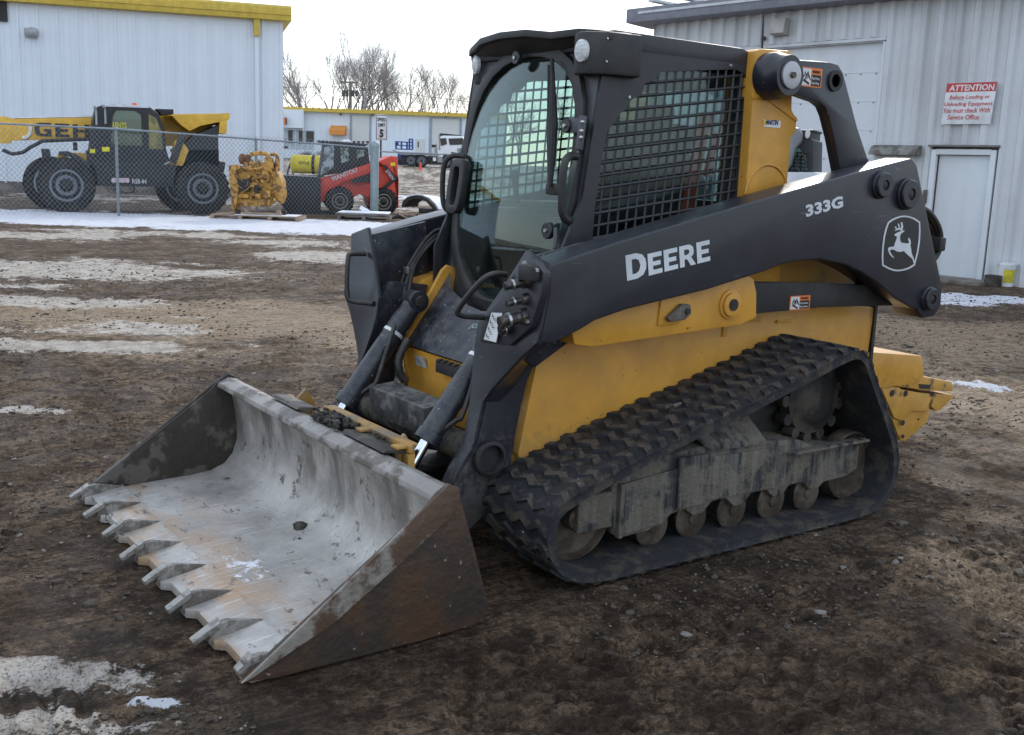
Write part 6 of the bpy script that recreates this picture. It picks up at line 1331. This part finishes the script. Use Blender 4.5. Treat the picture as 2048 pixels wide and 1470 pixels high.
# =================================================================== utility pole and wires
def pole():
    F=Fr(703,300,0,name='utility_pole',label='wooden utility pole with a crossarm and transformers among the bare trees',cat='utility pole',dist=125)
    mw=pmat('pole_wood',(.16,.14,.13),rough=.9); q=lambda a,b:(F(a,b)[0],F(a,b)[1])
    a=q(701,163); b=q(699,260); e=MB(); e.tube([(a[0]-.0,0,-1),(a[0],0,a[1])],[.25,.17],8); e.build('pole',mw,F.e,smooth=60)
    c=q(681,164);d=q(716,165); e=MB(); e.box(((c[0]+d[0])/2,0,c[1]),(d[0]-c[0],.2,.18)); e.build('crossarm',mw,F.e)
    for x in (688,695,707,714): p=q(x,187); e=MB(); e.cyl((p[0],-.3,p[1]-.35),(p[0],-.3,p[1]+.35),.18,n=10); e.build('transformer',pmat('transformer_grey',(.05,.05,.055)),F.e)
    p=q(630,176); e=MB(); 
    for dz in (0,-2.2): e.tube([(a[0]-70,0,a[1]-1.0+dz),(a[0]-35,0,a[1]-2.0+dz),(a[0],0,a[1]-.6+dz),(a[0]+35,5,a[1]-3.4+dz),(a[0]+75,10,a[1]-4.6+dz)],.022,4)
    e.build('wire',m_flat,F.e)
pole()
# =================================================================== bare trees
m_bark=pmat('winter_bark',(.28,.25,.25),(.36,.33,.33),sc=2,rough=.9)
def tree(px,h,seed,lean,label,dist,spread=1.0,stems=1,grp='bare trees beyond the low building'):
    F=Fr(px,320,0,name='bare_tree',label=label,cat='tree',dist=dist,group=grp); rn=random.Random(seed)
    e=MB(); tk=MB(); first=[True]
    def br(p,d,L_,r,dep):
        n=3 if dep>1 else 4; pts=[p]; rs=[r]; q=p.copy(); dd=d.copy()
        for k in range(n):
            dd=(dd+Vector((rn.gauss(0,.10),rn.gauss(0,.10),rn.gauss(.03,.05)))).normalized(); q=q+dd*L_/n; pts.append(q.copy()); rs.append(r*(1-.28*(k+1)/n))
        (tk if dep<=1 else e).tube(pts,rs,5 if dep<2 else 3,cap=False)
        if dep>=6 or r<.006: return
        nb=2 if dep<1 else (3 if dep!=4 else 4)
        for k in range(nb):
            t=rn.uniform(.45,1.0) if k else 1.0; i=min(len(pts)-1,max(1,int(t*(len(pts)-1)+.5))); ax=Vector((rn.gauss(0,1),rn.gauss(0,1),rn.gauss(0,.35))).normalized()
            ang=rn.uniform(.25,.62)*spread; nd=(dd*math.cos(ang)+ax*math.sin(ang)+Vector((0,0,.10))).normalized()
            br(pts[i],nd,L_*rn.uniform(.62,.84),max(.010,rs[i]*rn.uniform(.60,.78)),dep+1)
    for s_ in range(stems):
        br(Vector((rn.uniform(-1,1)*(stems-1)*.8,rn.uniform(-.5,.5),-.5)),Vector((lean+rn.uniform(-.25,.25)*(stems>1),rn.uniform(-.1,.1),1)).normalized(),h*.30,h*.016+.05,0)
    tk.build('trunk',m_bark,F.e,smooth=0); e.build('crown',m_bark,F.e,smooth=0)
rows=((572,11.5,1,-.25,132,1,'thin bare tree half hidden by the corner of the tall metal building'),(606,13.2,22,.06,135,1,'bare tree with a forked trunk left of the utility pole, first past the corner'),(632,11.5,3,-.18,150,2,'several-stemmed bare tree leaning left, second past the corner'),(656,13.2,14,.25,140,2,'wide bare tree leaning right, left of the utility pole'),(690,13.5,5,-.05,140,2,'tallest bare tree, rising behind the utility pole'),(722,13.5,6,-.10,135,1,'bare tree just right of the utility pole'),(748,12.5,17,-.12,142,2,'slender bare tree above the speed limit sign'),(776,12.8,8,.14,138,1,'bare tree with a V-shaped trunk right of the speed limit sign'),(806,10.5,9,-.35,150,1,'short bare tree leaning left, in the gap of the tree row'),(848,11.5,10,-.3,142,2,'bare tree leaning left, above the flatbed truck'),(884,11.8,11,.02,140,1,'tall upright bare tree above the cab of the flatbed truck'),(910,11.5,12,.1,150,2,'dense bare tree right of the flatbed truck'),(938,8.8,13,.15,146,2,'last bare tree, next to the lamp of the track loader cab'))
for px_,h,sd,ln,ds_,stm,lb_ in rows: tree(px_,h*1.28,sd,ln,lb_,ds_,stems=stm)
# trees hidden beyond the loader but seen through its glass
for i,(px_,h) in enumerate(((985,11),(1040,12),(1110,10))): tree(px_,h,40+i,.05,('bare tree seen through the left of the cab glass','bare tree seen through the middle of the cab glass','bare tree seen through the right of the cab glass')[i],145)
# =================================================================== second loader parked by the service building
def second():
    F=Fr(1607,520,R_(-25),name='parked_loader',label='black-cabbed loader with a green screened window parked behind the yellow tower',cat='loader',dist=9.6)
    F.e.location.z=0; F.o.z=0
    mk=pmat('parked_black',(.025,.025,.028),rough=.5); mw=pmat('parked_white',(.62,.64,.68),rough=.5)
    cab=F.part('cab',mk,[(1560,345),(1560,262),(1588,260),(1626,259),(1627,262),(1622,264),(1621,278),(1626,281),(1625,345)],.02,.5,bevel=.01)
    F.part('window',pmat('green_screen_glass',(.10,.28,.24),rough=.25),[(1574,342),(1578,312),(1598,296),(1612,320),(1614,342)],-.01,.02,parent=cab)
    e=MB()
    for k in range(6):
        p=F(1576+k*7,300);q=F(1575+k*7,342); e.tube([(p[0],-.02,p[1]-.02*(5-k)*.4),(q[0],-.02,q[1])],.006,4)
        p=F(1575,304+k*7);q=F(1615,306+k*7); e.tube([(p[0],-.02,p[1]),(q[0],-.02,q[1])],.006,4)
    e.build('window_screen',m_flat,cab)
    p=F(1616,268); e=MB(); e.lathe([(-.02,.028),(.01,.028)],(p[0],-.01,p[1]),(Vector((0,1,0)),Vector((.7,0,0)),Vector((0,0,1.4))),18); e.build('work_lamp',m_white,cab)
    arc=[]
    for k in range(17): a=2*math.pi*k/16; p=F(1605,327); arc.append((p[0]+.035*math.cos(a),-.05,p[1]+.075*math.sin(a)))
    e=MB(); e.tube(arc,.010,6); e.build('grab_handle',m_black,cab,smooth=60)
    F.part('raised_arm',pmat('parked_grey',(.20,.21,.23),rough=.4),[(1578,300),(1582,262),(1592,255),(1602,257),(1608,268),(1606,285),(1596,296),(1586,330),(1575,345)],-.12,-.03,bevel=.015)
    F.part('hood',mw,[(1560,344),(1640,345),(1648,360),(1650,420),(1560,420)],-.15,.7,bevel=.02)
    F.part('hull',mk,[(1555,420),(1652,420),(1650,500),(1560,500)],-.1,.7,bevel=.02)
    for x in (F(1575,500)[0],F(1630,500)[0]): wheel(F.e,(x,-.2,.33),.33,.25,.18,None,mr=m_rim)
second()
